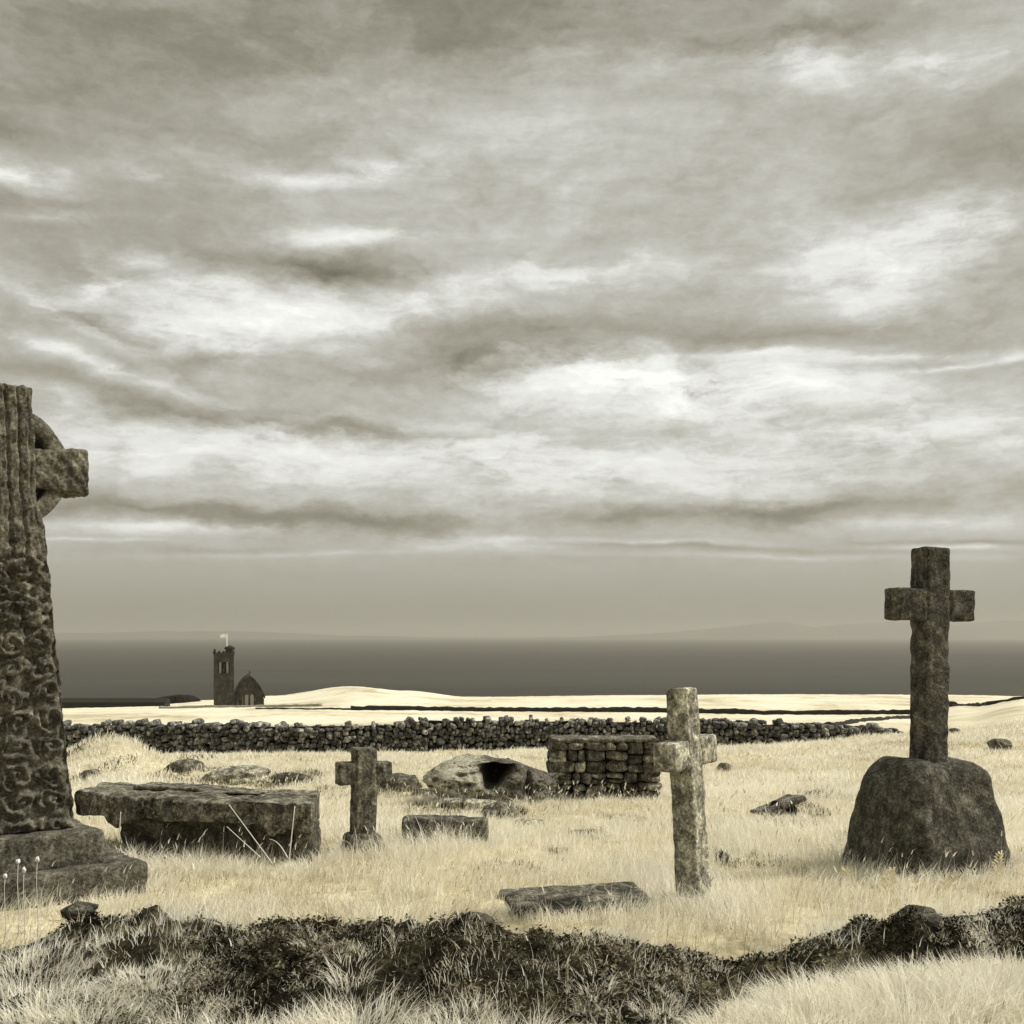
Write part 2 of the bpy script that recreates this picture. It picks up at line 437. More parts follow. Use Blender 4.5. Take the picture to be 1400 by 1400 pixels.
_cube_cache = {}
def cube_grid(nx, ny, nz):
    key = (nx, ny, nz)
    if key in _cube_cache: return _cube_cache[key]
    ids = {}; V = []; Fc = []
    def vid(i, j, k):
        q = (i, j, k)
        if q not in ids:
            ids[q] = len(V); V.append((2 * i / nx - 1, 2 * j / ny - 1, 2 * k / nz - 1))
        return ids[q]
    for i in range(nx):
        for j in range(ny):
            Fc.append([vid(i, j, 0), vid(i, j + 1, 0), vid(i + 1, j + 1, 0), vid(i + 1, j, 0)])
            Fc.append([vid(i, j, nz), vid(i + 1, j, nz), vid(i + 1, j + 1, nz), vid(i, j + 1, nz)])
    for i in range(nx):
        for k in range(nz):
            Fc.append([vid(i, 0, k), vid(i + 1, 0, k), vid(i + 1, 0, k + 1), vid(i, 0, k + 1)])
            Fc.append([vid(i, ny, k), vid(i, ny, k + 1), vid(i + 1, ny, k + 1), vid(i + 1, ny, k)])
    for j in range(ny):
        for k in range(nz):
            Fc.append([vid(0, j, k), vid(0, j, k + 1), vid(0, j + 1, k + 1), vid(0, j + 1, k)])
            Fc.append([vid(nx, j, k), vid(nx, j + 1, k), vid(nx, j + 1, k + 1), vid(nx, j, k + 1)])
    _cube_cache[key] = (np.array(V), Fc)
    return _cube_cache[key]

def stone_box(hx, hy, hz, r=0.02, step=0.03, amp=0.006, freq=9.0, seed=0, taper=None, fn=None, big=0.0):
    """a worked stone: rounded box, half sizes h, weathered by noise; taper(z in -1..1) scales x and y"""
    n = [max(2, int(round(2 * h / step))) for h in (hx, hy, hz)]
    V, Fc = cube_grid(*n)
    h = np.array([hx, hy, hz]); p = V * h
    r = min(r, hx * .95, hy * .95, hz * .95)
    inner = np.clip(p, -(h - r), h - r)
    dlt = p - inner
    ln = np.linalg.norm(dlt, axis=1, keepdims=True); ln[ln < 1e-9] = 1
    nrm = dlt / ln
    q = inner + nrm * r
    if taper is not None:
        tx, ty = taper(q[:, 2] / hz)
        q[:, 0] *= tx; q[:, 1] *= ty
    sh = np.array([seed * 3.1, seed * 1.7, seed * 5.3])
    q2 = q + nrm * (amp * fbm(q * freq + sh, 4, seed))[:, None]
    if big: q2 = q2 + nrm * (big * fbm(q * (freq * .28) + sh, 2, seed + 50))[:, None]
    if fn is not None: q2 = q2 + fn(q, nrm)
    return q2, Fc

def rock(hx, hy, hz, seed, n=18, sq=2.6, amp=.16, freq=1.6):
    """a natural boulder: a squarish ball knocked about by noise (unit noise, real size h)"""
    V, Fc = cube_grid(n, n, n)
    d = V / (np.sum(np.abs(V) ** sq, axis=1, keepdims=True) ** (1 / sq))
    sh = np.array([seed * 2.3, seed * 4.1, seed * 1.3])
    k = 1 + amp * fbm(d * freq + sh, 5, seed, .52)
    # a few flat fracture faces
    rs = np.random.default_rng(seed)
    q = d * k[:, None]
    for _ in range(5):
        nv = rs.normal(size=3); nv /= np.linalg.norm(nv)
        ex = q @ nv - (.80 + .15 * rs.random())
        q = q - nv * np.clip(ex, 0, None)[:, None] * .8
    return q * np.array([hx, hy, hz]), Fc

# ------------------------------------------------------------------ structure: ground, sea, coast, haze
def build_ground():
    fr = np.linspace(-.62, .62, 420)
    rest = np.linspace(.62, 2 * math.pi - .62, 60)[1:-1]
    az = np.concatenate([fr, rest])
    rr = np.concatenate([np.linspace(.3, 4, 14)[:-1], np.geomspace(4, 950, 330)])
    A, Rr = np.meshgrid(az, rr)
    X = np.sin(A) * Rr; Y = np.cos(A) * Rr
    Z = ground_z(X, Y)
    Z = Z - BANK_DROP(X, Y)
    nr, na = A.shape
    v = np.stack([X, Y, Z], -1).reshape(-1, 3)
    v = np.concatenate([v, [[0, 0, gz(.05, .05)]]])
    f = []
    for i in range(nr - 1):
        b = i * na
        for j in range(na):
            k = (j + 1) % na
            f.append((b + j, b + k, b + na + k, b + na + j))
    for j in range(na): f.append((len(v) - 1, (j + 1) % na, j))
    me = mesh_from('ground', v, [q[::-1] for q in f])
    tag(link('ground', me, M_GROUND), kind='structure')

# the tumbled, overgrown bank across the foreground ------------------------------------------------
BU = np.array([-.62, -.4375, -.375, -.30, -.231, -.14, -.075, -.0375, 0.0, .09, .16, .19, .225, .28, .3375, .39, .4375, .62])
BROW = np.array([1315, 1305, 1268, 1246, 1268, 1270, 1263, 1250, 1268, 1286, 1306, 1312, 1298, 1268, 1246, 1243, 1230, 1190.])
BD = np.array([5.9, 5.9, 6.1, 6.1, 5.8, 5.7, 5.6, 5.55, 5.55, 5.5, 5.5, 5.5, 5.6, 5.8, 5.95, 6.0, 6.05, 6.3])
BFOOT = np.array([4.5, 4.5, 4.45, 4.45, 4.45, 4.4, 4.4, 4.4, 4.4, 4.5, 4.9, 5.15, 5.28, 5.45, 5.55, 5.6, 5.62, 5.8])
def bank_params(u):
    row = np.interp(u, BU, BROW); dc = np.interp(u, BU, BD); ft = np.interp(u, BU, BFOOT)
    return CAM_Z - (row - HOR) / F * dc, dc, ft
def bank_h(x, y, rough=True):
    y = np.maximum(np.asarray(y, float), .5); x = np.asarray(x, float)
    u = np.clip(x / y, -.62, .62)
    zc, dc, ft = bank_params(u); zc = zc - .035
    near = sstep(0, 1, (y - ft) / (dc - ft)) ** .8
    far = 1 - sstep(0, 1, (y - dc) / .75)
    s = np.where(y < dc, near, far)
    z = -.14 + (zc + .14) * s
    if rough:
        z = z + (.055 * fbm2(x, y, 2.6, 3, 31) + .036 * fbm2(x, y, 8.0, 4, 37) + .014 * fbm2(x, y, 24.0, 2, 39)) * np.where(y < dc + .1, 1, .3)
    return z
def BANK_DROP(X, Y):
    """the turf dips under the bank so that the bank's own mesh is what shows"""
    u = np.clip(X / np.maximum(Y, .5), -.62, .62)
    zc, dc, ft = bank_params(u)
    m = sstep(-.1, .25, Y - ft) * (1 - sstep(.25, .6, Y - dc)) * (Y > 0)
    return m * .16
def build_bank():
    xs = np.linspace(-3.9, 3.9, 560); ys = np.linspace(4.15, 7.0, 190)
    X, Y = np.meshgrid(xs, ys)
    Z = bank_h(X, Y)
    Y2 = Y + .03 * fbm2(X, Y, 6.0, 3, 77); X2 = X + .03 * fbm2(X, Y, 6.0, 3, 78)
    ny, nx = X.shape
    v = np.stack([X2, Y2, Z], -1).reshape(-1, 3)
    f = [(i * nx + j, i * nx + j + 1, (i + 1) * nx + j + 1, (i + 1) * nx + j) for i in range(ny - 1) for j in range(nx - 1)]
    tag(link('bank', mesh_from('bank', v, f), M_PEAT), kind='structure')
def surf_z(x, y):
    g = ground_z(x, y) - BANK_DROP(x, y)
    return np.where(y < 7.0, np.maximum(g, bank_h(x, y)), g)

build_ground()
build_bank()

def build_sea():
    n = 128; rad = 60000.0
    v = [(0, 0, -118.0)] + [(rad * math.sin(2 * math.pi * i / n), rad * math.cos(2 * math.pi * i / n), -118.0) for i in range(n)]
    f = [(0, (i + 1) % n + 1, i + 1) for i in range(n)]
    tag(link('sea', mesh_from('sea', v, f, False), M_SEA), kind='structure')
build_sea()

def build_coast():
    ks = np.array([[-.44, 868], [-.36, 865], [-.30, 862.5], [-.22, 864], [-.14, 869], [-.04, 872], [.06, 871], [.15, 863], [.21, 853], [.235, 850], [.262, 858], [.29, 853], [.33, 850], [.37, 854], [.42, 849], [.46, 850], [.6, 856]])
    us = np.linspace(-.5, .6, 260)
    row = np.interp(us, ks[:, 0], ks[:, 1])
    D = 34000.0
    v = []; f = []
    prof = [(-1800, 0.0), (-1400, .35), (-900, .8), (0, 1.0), (2500, .9), (5000, 0.0)]
    for i, u in enumerate(us):
        top = CAM_Z + (HOR - row[i]) / F * D + 14 * float(vnoise(np.array([u * 60, 0, 0]))) + 8 * float(vnoise(np.array([u * 190, 5, 0])))
        for (dy, k) in prof:
            yy = D + dy + 700 * float(vnoise(np.array([u * 24, 2, 0]))) * (1 if dy <= 0 else 0)
            v.append((u * D, yy, -119.0 + (top + 119.0) * k))
    m = len(prof)
    for i in range(len(us) - 1):
        for j in range(m - 1):
            f.append((i * m + j, (i + 1) * m + j, (i + 1) * m + j + 1, i * m + j + 1))
    tag(link('distant_coast_hills', mesh_from('coast', v, f), M_COAST), kind='structure')
build_coast()

def build_haze():
    b = MB(); b.box((0, 0, (-123 + 330) / 2), (61000, 61000, (330 + 123) / 2))
    m = bpy.data.materials.new('pale_air'); m.use_nodes = True; m.node_tree.nodes.clear()
    t = NT(m.node_tree)
    p = t.node('ShaderNodeVolumePrincipled'); o = t.node('ShaderNodeOutputMaterial')
    p.inputs['Color'].default_value = (.70, .683, .615, 1)
    p.inputs['Density'].default_value = 5.0e-5
    p.inputs['Anisotropy'].default_value = 0.2
    t.l.new(p.outputs[0], o.inputs['Volume'])
    tag(b.build('haze', m), kind='stuff')
build_haze()

# ------------------------------------------------------------------ crosses
EXCL = []       # footprints where grass does not stand: centre, half sizes, rotation, top height
def excl(x, y, hx, hy, rz): EXCL.append((x, y, hx, hy, rz))

def simple_cross(name, label, loc, t, tilt, w, dpt, height, arm_z, arm_half, arm_h, m, seed, foot=0.25, taper=.0, arm_d=None):
    """shaft and crossbar; local x runs along the arms, local -y is the broad face"""
    rz = math.pi / 2 - R(t)
    th = thing(name, label, 'cross', loc, rz, tilt)
    tp = (lambda z: (1 + taper * (0 - z) * .5, 1 + taper * (0 - z) * .5)) if taper else None
    v, f = stone_box(w / 2, dpt / 2, (height + foot) / 2, .015, .018, .0055, 16, seed, tp, big=.0035)
    v[:, 2] += (height - foot) / 2
    link('shaft', mesh_from('shaft', v, f), m, th)
    b = MB()
    inset = w / 2 - .012
    for s in (-1, 1):
        hl = (arm_half - inset) / 2
        v, f = stone_box(hl, (arm_d or dpt) / 2 * .97, arm_h / 2, .014, .018, .0055, 16, seed + 3 + s, big=.003)
        v[:, 0] += s * (inset + hl); v[:, 2] += arm_z
        b.add(v, f)
    b.build('crossbar', m, th, True)
    return th

# right-hand cross on its rough socket stone
base = gpt(1262, 8.05)
def right_cross():
    px, d = 1262, 8.05
    th = simple_cross('granite_cross', 'plain dark granite cross standing tall on a rounded boulder-like base', at(1270, 1041, d), 69, (R(-.3), R(.8)), .20, .17, 1.47, 1.075, .325, .215, M_GRAN, 5, foot=.12)
    # socket stone, rounded and rough, in the cross's own frame
    zg = gz(th.location.x, th.location.y)
    hh = (th.location.z - zg + .25) / 2
    def tp(z):
        k = 1.05 - .39 * np.clip((z + 1) / 2, 0, 1) - .06 * np.clip(z, 0, 1) ** 3
        return k, k
    v, f = stone_box(.50, .44, hh, .15, .025, .020, 6, 21, tp, big=.025)
    v[:, 2] += .012 - hh
    v[:, 0] += .03 * (v[:, 2])
    o = link('socket_stone', mesh_from('socket_stone', v, f), M_GRAN, th)
    excl(th.location.x, th.location.y, .36, .36, R(20))
right_cross()

# leaning pale cross in the middle
def centre_cross():
    p = gpt(950, 6.95)
    simple_cross('leaning_cross', 'small pale lichened stone cross leaning in the grass, its arms turned edge-on', p, 37, (R(-2.8), R(-2.1)), .165, .15, 1.30, .91, .265, .165, M_PALE, 9, foot=.25, taper=.10)
centre_cross()

def small_cross():
    p = gpt(496, 8.7)
    th = simple_cross('squat_cross', 'short weathered stone cross with stubby arms beside the table tomb', p, 66, (R(.3), R(.6)), .165, .14, .79, .60, .205, .165, M_MID, 13, foot=.2, taper=-.05)
    v, f = stone_box(.15, .12, .12, .04, .022, .012, 10, 17, lambda z: (1 - .1 * z, 1 - .1 * z))
    v[:, 2] += .03
    link('base', mesh_from('base', v, f), M_MID, th)
small_cross()

# big carved cross at the frame's edge
def celtic():
    d = 7.25
    loc = gpt(18, d); loc.z = 0.0
    t = 52
    th = thing('celtic_cross', 'tall carved ring-headed stone cross on a stepped plinth', 'cross', loc, math.pi / 2 - R(t), (0, 0))
    lean = -.030
    zb, zt = .30, 2.95            # foot of shaft and top of the head
    zc = 2.62                     # centre of the ring
    zc = CAM_Z + (HOR - 641) / F * d
    zt = CAM_Z + (HOR - 532) / F * d
    zb = CAM_Z + (HOR - 1134) / F * d
    H = zt - zb
    def hw(z):   # half width of the broad face at height z
        return np.interp(-z, [-(zc - .22), -(zc - .36), -zb], [.158, .205, .318])
    def relief(x, z):
        a = np.zeros_like(x)
        w = hw(z)
        # raised border and panels
        a += .010 * sstep(.78, .84, np.abs(x) / w) * (1 - sstep(.93, .99, np.abs(x) / w))
        low = z < zc - .95
        # bosses with coiled rings, three columns
        cell = .165
        q3 = np.stack([x * 9, z * 9, x * 0], -1); wx = .030 * fbm(q3, 3, 141); wz = .030 * fbm(q3, 3, 142)
        knob = .018 * fbm(np.stack([x * 26, z * 26, x * 0], -1), 3, 143)
        z = z + wz
        cx = ((x + wx) / w * 1.5 + 1.5); ix = np.floor(cx); fx = (cx - ix - .5) * 1.0
        iz = np.floor(z / cell); fz = z / cell - iz - .5
        rr = np.hypot(fx, fz); ang = np.arctan2(fz, fx)
        boss = .017 * np.cos(rr * 2 * np.pi / .30 + ang * np.where((ix + iz) % 2 == 0, 1, -1)) * (1 - sstep(.40, .50, rr)) - .022 * sstep(.42, .50, rr)
        # interlaced cords above
        ph = z * 2 * np.pi / .26
        weave = np.zeros_like(x)
        for k in range(4):
            c = .72 * np.sin(ph * .8 + k * np.pi / 2)
            weave = np.maximum(weave, 1 - sstep(.10, .20, np.abs(x / w - c)))
        cord = np.zeros_like(x)
        for c in (-.62, -.22, .22, .62):
            cord = np.maximum(cord, 1 - sstep(.12, .20, np.abs(x / w - c - .015 * np.sin(ph))))
        up = z > zc - .55
        a += np.where(low, boss, np.where(up, .017 * cord - .009, .030 * weave - .016))
        return a + knob * np.where(up, .45, 1.0)
    def fn(q, nrm):
        z = q[:, 2] + (zb + H / 2)
        out = np.zeros_like(q)
        s = hw(z) / .365
        out[:, 0] = q[:, 0] * (s - 1)
        a = relief(q[:, 0] * s, z) * (np.abs(nrm[:, 1]) > .8)
        out[:, 1] = nrm[:, 1] * a - q[:, 1] * .25 * (z - zb) / H
        out[:, 0] += lean * (z - zb)
        return out
    v, f = stone_box(.365, .19, H / 2, .02, .0125, .008, 16, 41, None, fn, big=.004)
    v[:, 2] += zb + H / 2
    link('shaft', mesh_from('shaft', v, f), M_CELT, th)
    lx = lean * (zc - zb)
    b = MB()
    def arm_fn(q, nrm):
        out = np.zeros_like(q)
        out[:, 1] = nrm[:, 1] * (.012 * np.cos(q[:, 0] * 75) * np.cos(q[:, 2] * 60)) * (np.abs(nrm[:, 1]) > .8)
        return out
    for s in (-1, 1):
        v, f = stone_box(.17, .132, .136, .015, .0125, .010, 16, 45 + s, None, arm_fn)
        v[:, 2] *= .96 + .11 * (v[:, 0] * s) / .17
        v[:, 0] += s * (.15 + .17) + lx; v[:, 2] += zc
        b.add(v, f)
    b.build('crossbar', M_CELT, th, True)
    # ring
    n, prof = 96, [(.270, -.112), (.270, .112), (.280, .122), (.358, .122), (.368, .112), (.368, -.112), (.358, -.122), (.280, -.122)]
    V = []; Fc = []
    for i in range(n):
        a = 2 * math.pi * i / n
        for (r, y) in prof: V.append((r * math.cos(a) + lx, y, r * math.sin(a) + zc))
    k = len(prof)
    for i in range(n):
        for j in range(k):
            Fc.append((i * k + j, i * k + (j + 1) % k, ((i + 1) % n) * k + (j + 1) % k, ((i + 1) % n) * k + j))
    V = np.array(V); V += (.007 * fbm(V * 18, 3, 3))[:, None] * np.array([1, 1, 1])
    link('ring', mesh_from('ring', V, Fc), M_CELT, th)
    z2 = CAM_Z + (HOR - 1182) / F * d * .99
    v, f = stone_box(.44, .36, (zb - z2 + .02) / 2, .02, .02, .008, 9, 51, big=.006)
    v[:, 2] += (zb + z2 - .02) / 2
    link('plinth', mesh_from('plinth', v, f), M_CELT, th)
    v, f = stone_box(.66, .52, (z2 + .2) / 2, .022, .022, .010, 9, 53, big=.008)
    v[:, 2] += (z2 - .2) / 2
    link('step', mesh_from('step', v, f), M_CELT, th)
    excl(loc.x, loc.y, .62, .48, math.pi / 2 - R(t))
celtic()

# ------------------------------------------------------------------ table tomb
def table_tomb():
    L = at(103, 1078, 8.70); Rr = at(428, 1095, 8.12)
    c = (L + Rr) / 2; dirv = (Rr - L); ln = dirv.length
    rz = math.atan2(dirv.y, dirv.x)
    hy = .36
    nrm = Vector((-math.sin(rz), math.cos(rz), 0))
    zg = gz(c.x, c.y)
    top = (L.z + Rr.z) / 2 - .03
    loc = Vector((c.x, c.y, zg)) + nrm * hy
    th = thing('table_tomb', 'low broken table tomb with a long cracked slab sunk in the grass', 'tomb', loc, rz)
    def fn(q, n):
        out = np.zeros_like(q)
        # layered, spalled front edge, sagging middle
        e = fbm(np.stack([q[:, 0] * 4, q[:, 2] * 3, q[:, 1] * 0], -1), 4, 61)
        front = (n[:, 1] < -.5)
        out[:, 1] += np.where(front, .05 * e, 0)
        out[:, 2] += np.where(q[:, 2] < 0, -.09 * np.clip(fbm(np.stack([q[:, 0] * 6, q[:, 1] * 0, q[:, 1] * 0], -1), 3, 63) + .2, 0, 1), 0)
        out[:, 1] -= .06 * (1 - (q[:, 0] / (ln / 2)) ** 2)
        return out
    v, f = stone_box(ln / 2, hy, .082, .025, .02, .012, 10, 65, None, fn, big=.014)
    v[:, 0] -= (v[:, 1] + hy) * .42
    a = R(-.3)
    y, z = v[:, 1].copy(), v[:, 2].copy()
    v[:, 1] = y * math.cos(a) - z * math.sin(a); v[:, 2] = y * math.sin(a) + z * math.cos(a)
    v[:, 2] += top - zg - .082
    link('slab', mesh_from('slab', v, f), M_SLAB, th)
    for k, (x, yy, lx, ly) in enumerate(((ln / 2 - .13, -.20, .07, .09), (.07, -.10, .70, .20))):
        v, f = stone_box(lx, ly, .27, .04, .025, .02, 8, 70 + k, big=.03)
        v[:, 0] += x; v[:, 1] += yy; v[:, 2] += top - zg - .14 - .27
        link('support', mesh_from('support', v, f), M_GRAN, th)
    v, f = stone_box(.34, .12, .012, .008, .02, .006, 12, 81, big=.005)
    v[:, 0] -= .38; v[:, 1] += .10; v[:, 2] += top - zg + .012
    link('broken_flake', mesh_from('flake', v, f), M_SLAB, th)
    v, f = stone_box(.26, .09, .010, .008, .02, .006, 12, 82, big=.005)
    v[:, 0] += .12; v[:, 1] += .02; v[:, 2] += top - zg + .008
    link('broken_flake', mesh_from('flake', v, f), M_SLAB, th)
    excl(loc.x, loc.y, ln / 2 - .03, hy - .06, rz)
table_tomb()

# ------------------------------------------------------------------ fallen stones, boulders
def boulder(name, label, cat, px, row, d, wpx, hpx, depth, seed, m, rz=0.0, sq=2.6, amp=.16, sink=.25, group=None, n=18, tilt=(0, 0), fix=True):
    """px, row: middle of the foot; size given as seen, so the stone stands at its own distance d"""
    if d > 7:
        for q in np.geomspace(7, 60, 500):
            if HOR + (CAM_Z - gz((px - 700) / F * q, q)) / q * F <= row: break
        if fix: d = float(q)
    k = d / F
    hx = wpx * k / 2; H = hpx * k
    hz = H * (1 + sink) / 2
    v, f = rock(hx, depth / 2, hz, seed, n, sq, amp)
    p = at(px, row, d); p.y += depth / 2 * .8
    v[:, 2] += H - hz
    o = link(name, mesh_from(name, v, f), m)
    o.location = p; o.rotation_euler = (tilt[0], tilt[1], rz)
    tag(o, label, cat, group)
    return o

# hollow boulder: two stones leaning together under a cap
def hollow_boulder():
    d = 13.5; k = d / F
    hx, hy, H = 172 * k / 2, .62, 57 * k
    hz = H * .68
    v, f = rock(1, 1, 1, 8, 64, 3.4, .13, 1.7)
    # outline: blunt and high at one end, long slope down to the pier at the other
    x = v[:, 0]
    v[:, 2] *= 1.0 - .42 * sstep(.1, 1.0, x) - .10 * sstep(-.5, -1.0, x)
    # pits in the pale end, a deep shadowed hollow past the middle
    front = v[:, 1] < 0
    m = np.exp(-(((x - .08 - .12 * (v[:, 2] - .5)) / (.04 + .18 * np.clip((v[:, 2] + .05) / .7, 0, 1))) ** 4)) * sstep(.0, .22, v[:, 2]) * (1 - sstep(.84, .97, v[:, 2]))
    v[:, 1] += np.where(front, 1.62 * m, 0)
    m2 = np.exp(-(((x - .60) / .05) ** 2)) * sstep(-.3, .0, v[:, 2])
    v[:, 1] += np.where(front, .30 * m2, 0)
    for (px, pz, pr) in ((-.80, .45, .06), (-.42, .58, .07), (-.30, .30, .06), (-.60, .2, .05), (-.88, .2, .05), (-.2, .62, .05)):
        v[:, 1] += np.where(front, .22 * np.exp(-((x - px) ** 2 + (v[:, 2] - pz) ** 2) / pr ** 2), 0)
    v = v * np.array([hx, hy, hz]); v[:, 2] += H - hz
    o = link('boulder', mesh_from('boulder', v, f), M_HOLLOW)
    for q in np.geomspace(9, 30, 400):
        if HOR + (CAM_Z - gz((668 - 700) / F * q, q)) / q * F <= 1101: break
    o.location = (( 668 - 700) / F * q, q + hy * .7, gz((668 - 700) / F * q, q))
    tag(o, 'long low boulder beside the rubble pier, half pale, with a black hollow', 'rock')
hollow_boulder()

def fallen_block():
    p = gpt(609, 8.85)
    v, f = stone_box(.325, .13, .17, .03, .02, .012, 9, 91, big=.012)
    o = link('fallen_block', mesh_from('fallen_block', v, f), M_MID)
    o.location = p + Vector((0, .13, .02)); o.rotation_euler = (0, R(-1.5), R(-4))
    tag(o, 'long low squared stone block half buried in front of the pale boulder', 'stone block')
    excl(p.x, p.y + .13, .30, .11, R(-4))
fallen_block()
boulder('rock', 'small pointed dark rock behind the long buried block', 'rock', 684, 1122, 11.2, 52, 24, .3, 14, M_MID, R(20), 1.9, .12)
boulder('rock', 'small pale flat rock in grass right of the pointed rock', 'rock', 722, 1136, 10.4, 44, 14, .25, 19, M_ROCK, R(-10))
boulder('rock', 'thin dark sliver of rock lying in open grass before the pier', 'rock', 808, 1146, 9.9, 58, 9, .2, 23, M_MID, R(5))
boulder('rock', 'small round rock in the grass between leaning cross and field wall', 'rock', 992, 1056, 21., 20, 12, .3, 27, M_MID)
boulder('rock', 'dark round rock on the far slope right of the tall granite cross', 'rock', 1372, 1028, 22., 30, 18, .45, 29, M_MID)
boulder('rock', 'low dark rock on the mound behind the table tomb, under the field wall', 'rock', 250, 1056, 15.6, 52, 15, .4, 33, M_MID, R(10))
boulder('rock', 'small brown rock on the mound close by the carved cross shaft', 'rock', 120, 1068, 14.8, 26, 15, .3, 35, M_MID)
boulder('rock', 'flat dark rock in grass behind the table tomb nearest the squat cross', 'rock', 396, 1074, 13.6, 52, 16, .35, 37, M_GRAN, R(-6))
boulder('rock', 'broad brown hump of rock straight behind the table tomb slab', 'rock', 318, 1074, 13.8, 90, 24, .6, 39, M_ROCK, R(4))
boulder('rock', 'jagged brown rock touching the outline of the squat cross arm', 'rock', 545, 1082, 13.0, 54, 22, .4, 41, M_MID, R(0))
boulder('rock', 'low ridge of stone running from the squat cross towards the pale boulder', 'rock', 592, 1092, 12.8, 60, 12, .3, 43, M_MID, R(6))
boulder('rock', 'flat brown stone lying in front of the pale boulder', 'rock', 640, 1108, 12.2, 90, 14, .35, 47, M_ROCK, R(-8))
boulder('rock', 'small dim rock in the grass close right of the leaning cross shaft', 'rock', 989, 1183, 8.0, 22, 16, .12, 49, M_MID)
boulder('rock', 'tiny dark stone on the slope just right of the field wall end', 'rock', 1308, 1003, 40., 14, 7, .4, 51, M_MID)
boulder('rock', 'mossy round stone poking up from the dark foreground bank', 'rock', 646, 1288, 5.62, 70, 34, .22, 53, M_GRAN, R(5), 2.2, .1)
boulder('rock', 'knobbly dark stone on the right end of the foreground bank', 'rock', 1262, 1296, 5.9, 70, 48, .24, 55, M_GRAN, R(-15), 2.5, .16)
boulder('rock', 'brown stone at the corner of the carved cross step in the foreground', 'rock', 98, 1256, 6.2, 46, 16, .2, 58, M_GRAN, R(-15), 2.5, .16)

def tilted_slab():
    p = gpt(1063, 11.2)
    v, f = stone_box(.22, .20, .026, .012, .02, .010, 10, 95, big=.014)
    o = link('tilted_slab', mesh_from('tilted_slab', v, f), M_MID)
    o.location = p + Vector((.02, .1, .145)); o.rotation_euler = (R(-6), R(-19), R(14))
    tag(o, 'small tilted stone slab over a dark-filled gap in the grass beside the socket stone', 'stone slab')
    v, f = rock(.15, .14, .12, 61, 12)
    s = link('slab_gap_shade', mesh_from('slab_gap_shade', v, f), M_GAP)  # near-black filler: its colour stands in for the shade below the slab
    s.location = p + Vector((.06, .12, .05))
    tag(s, 'near-black lump filling in the shade under the small tilted slab', 'rock')
tilted_slab()

def ledger():
    p = gpt(785, 6.92)
    v, f = stone_box(.43, .26, .030, .010, .02, .007, 9, 97, big=.008)
    o = link('ledger_slab', mesh_from('ledger_slab', v, f), M_MID)
    o.location = p + Vector((.03, .12, .028)); o.rotation_euler = (R(3.5), R(-1), R(12))
    tag(o, 'flat grave slab lying low in the grass left of the leaning cross', 'grave slab')
    excl(o.location.x, o.location.y, .43, .26, R(12))
ledger()

# ------------------------------------------------------------------ dry stone walls
def wall_stone(hx, hy, hz, seed):
    V, Fc = cube_grid(4, 3, 4)
    d = V / (np.sum(np.abs(V) ** 5.0, axis=1, keepdims=True) ** (1 / 5.0))
    rs = np.random.default_rng(seed)
    d = d * (1 + .15 * vnoise(d * 1.4 + rs.random(3) * 90, seed))[:, None]
    for _ in range(3):
        nv = rs.normal(size=3); nv[1] *= .5; nv /= np.linalg.norm(nv)
        ex = d @ nv - rs.uniform(.85, 1.1)
        d = d - nv * np.clip(ex, 0, None)[:, None] * .85
    return d * np.array([hx, hy, hz]), Fc

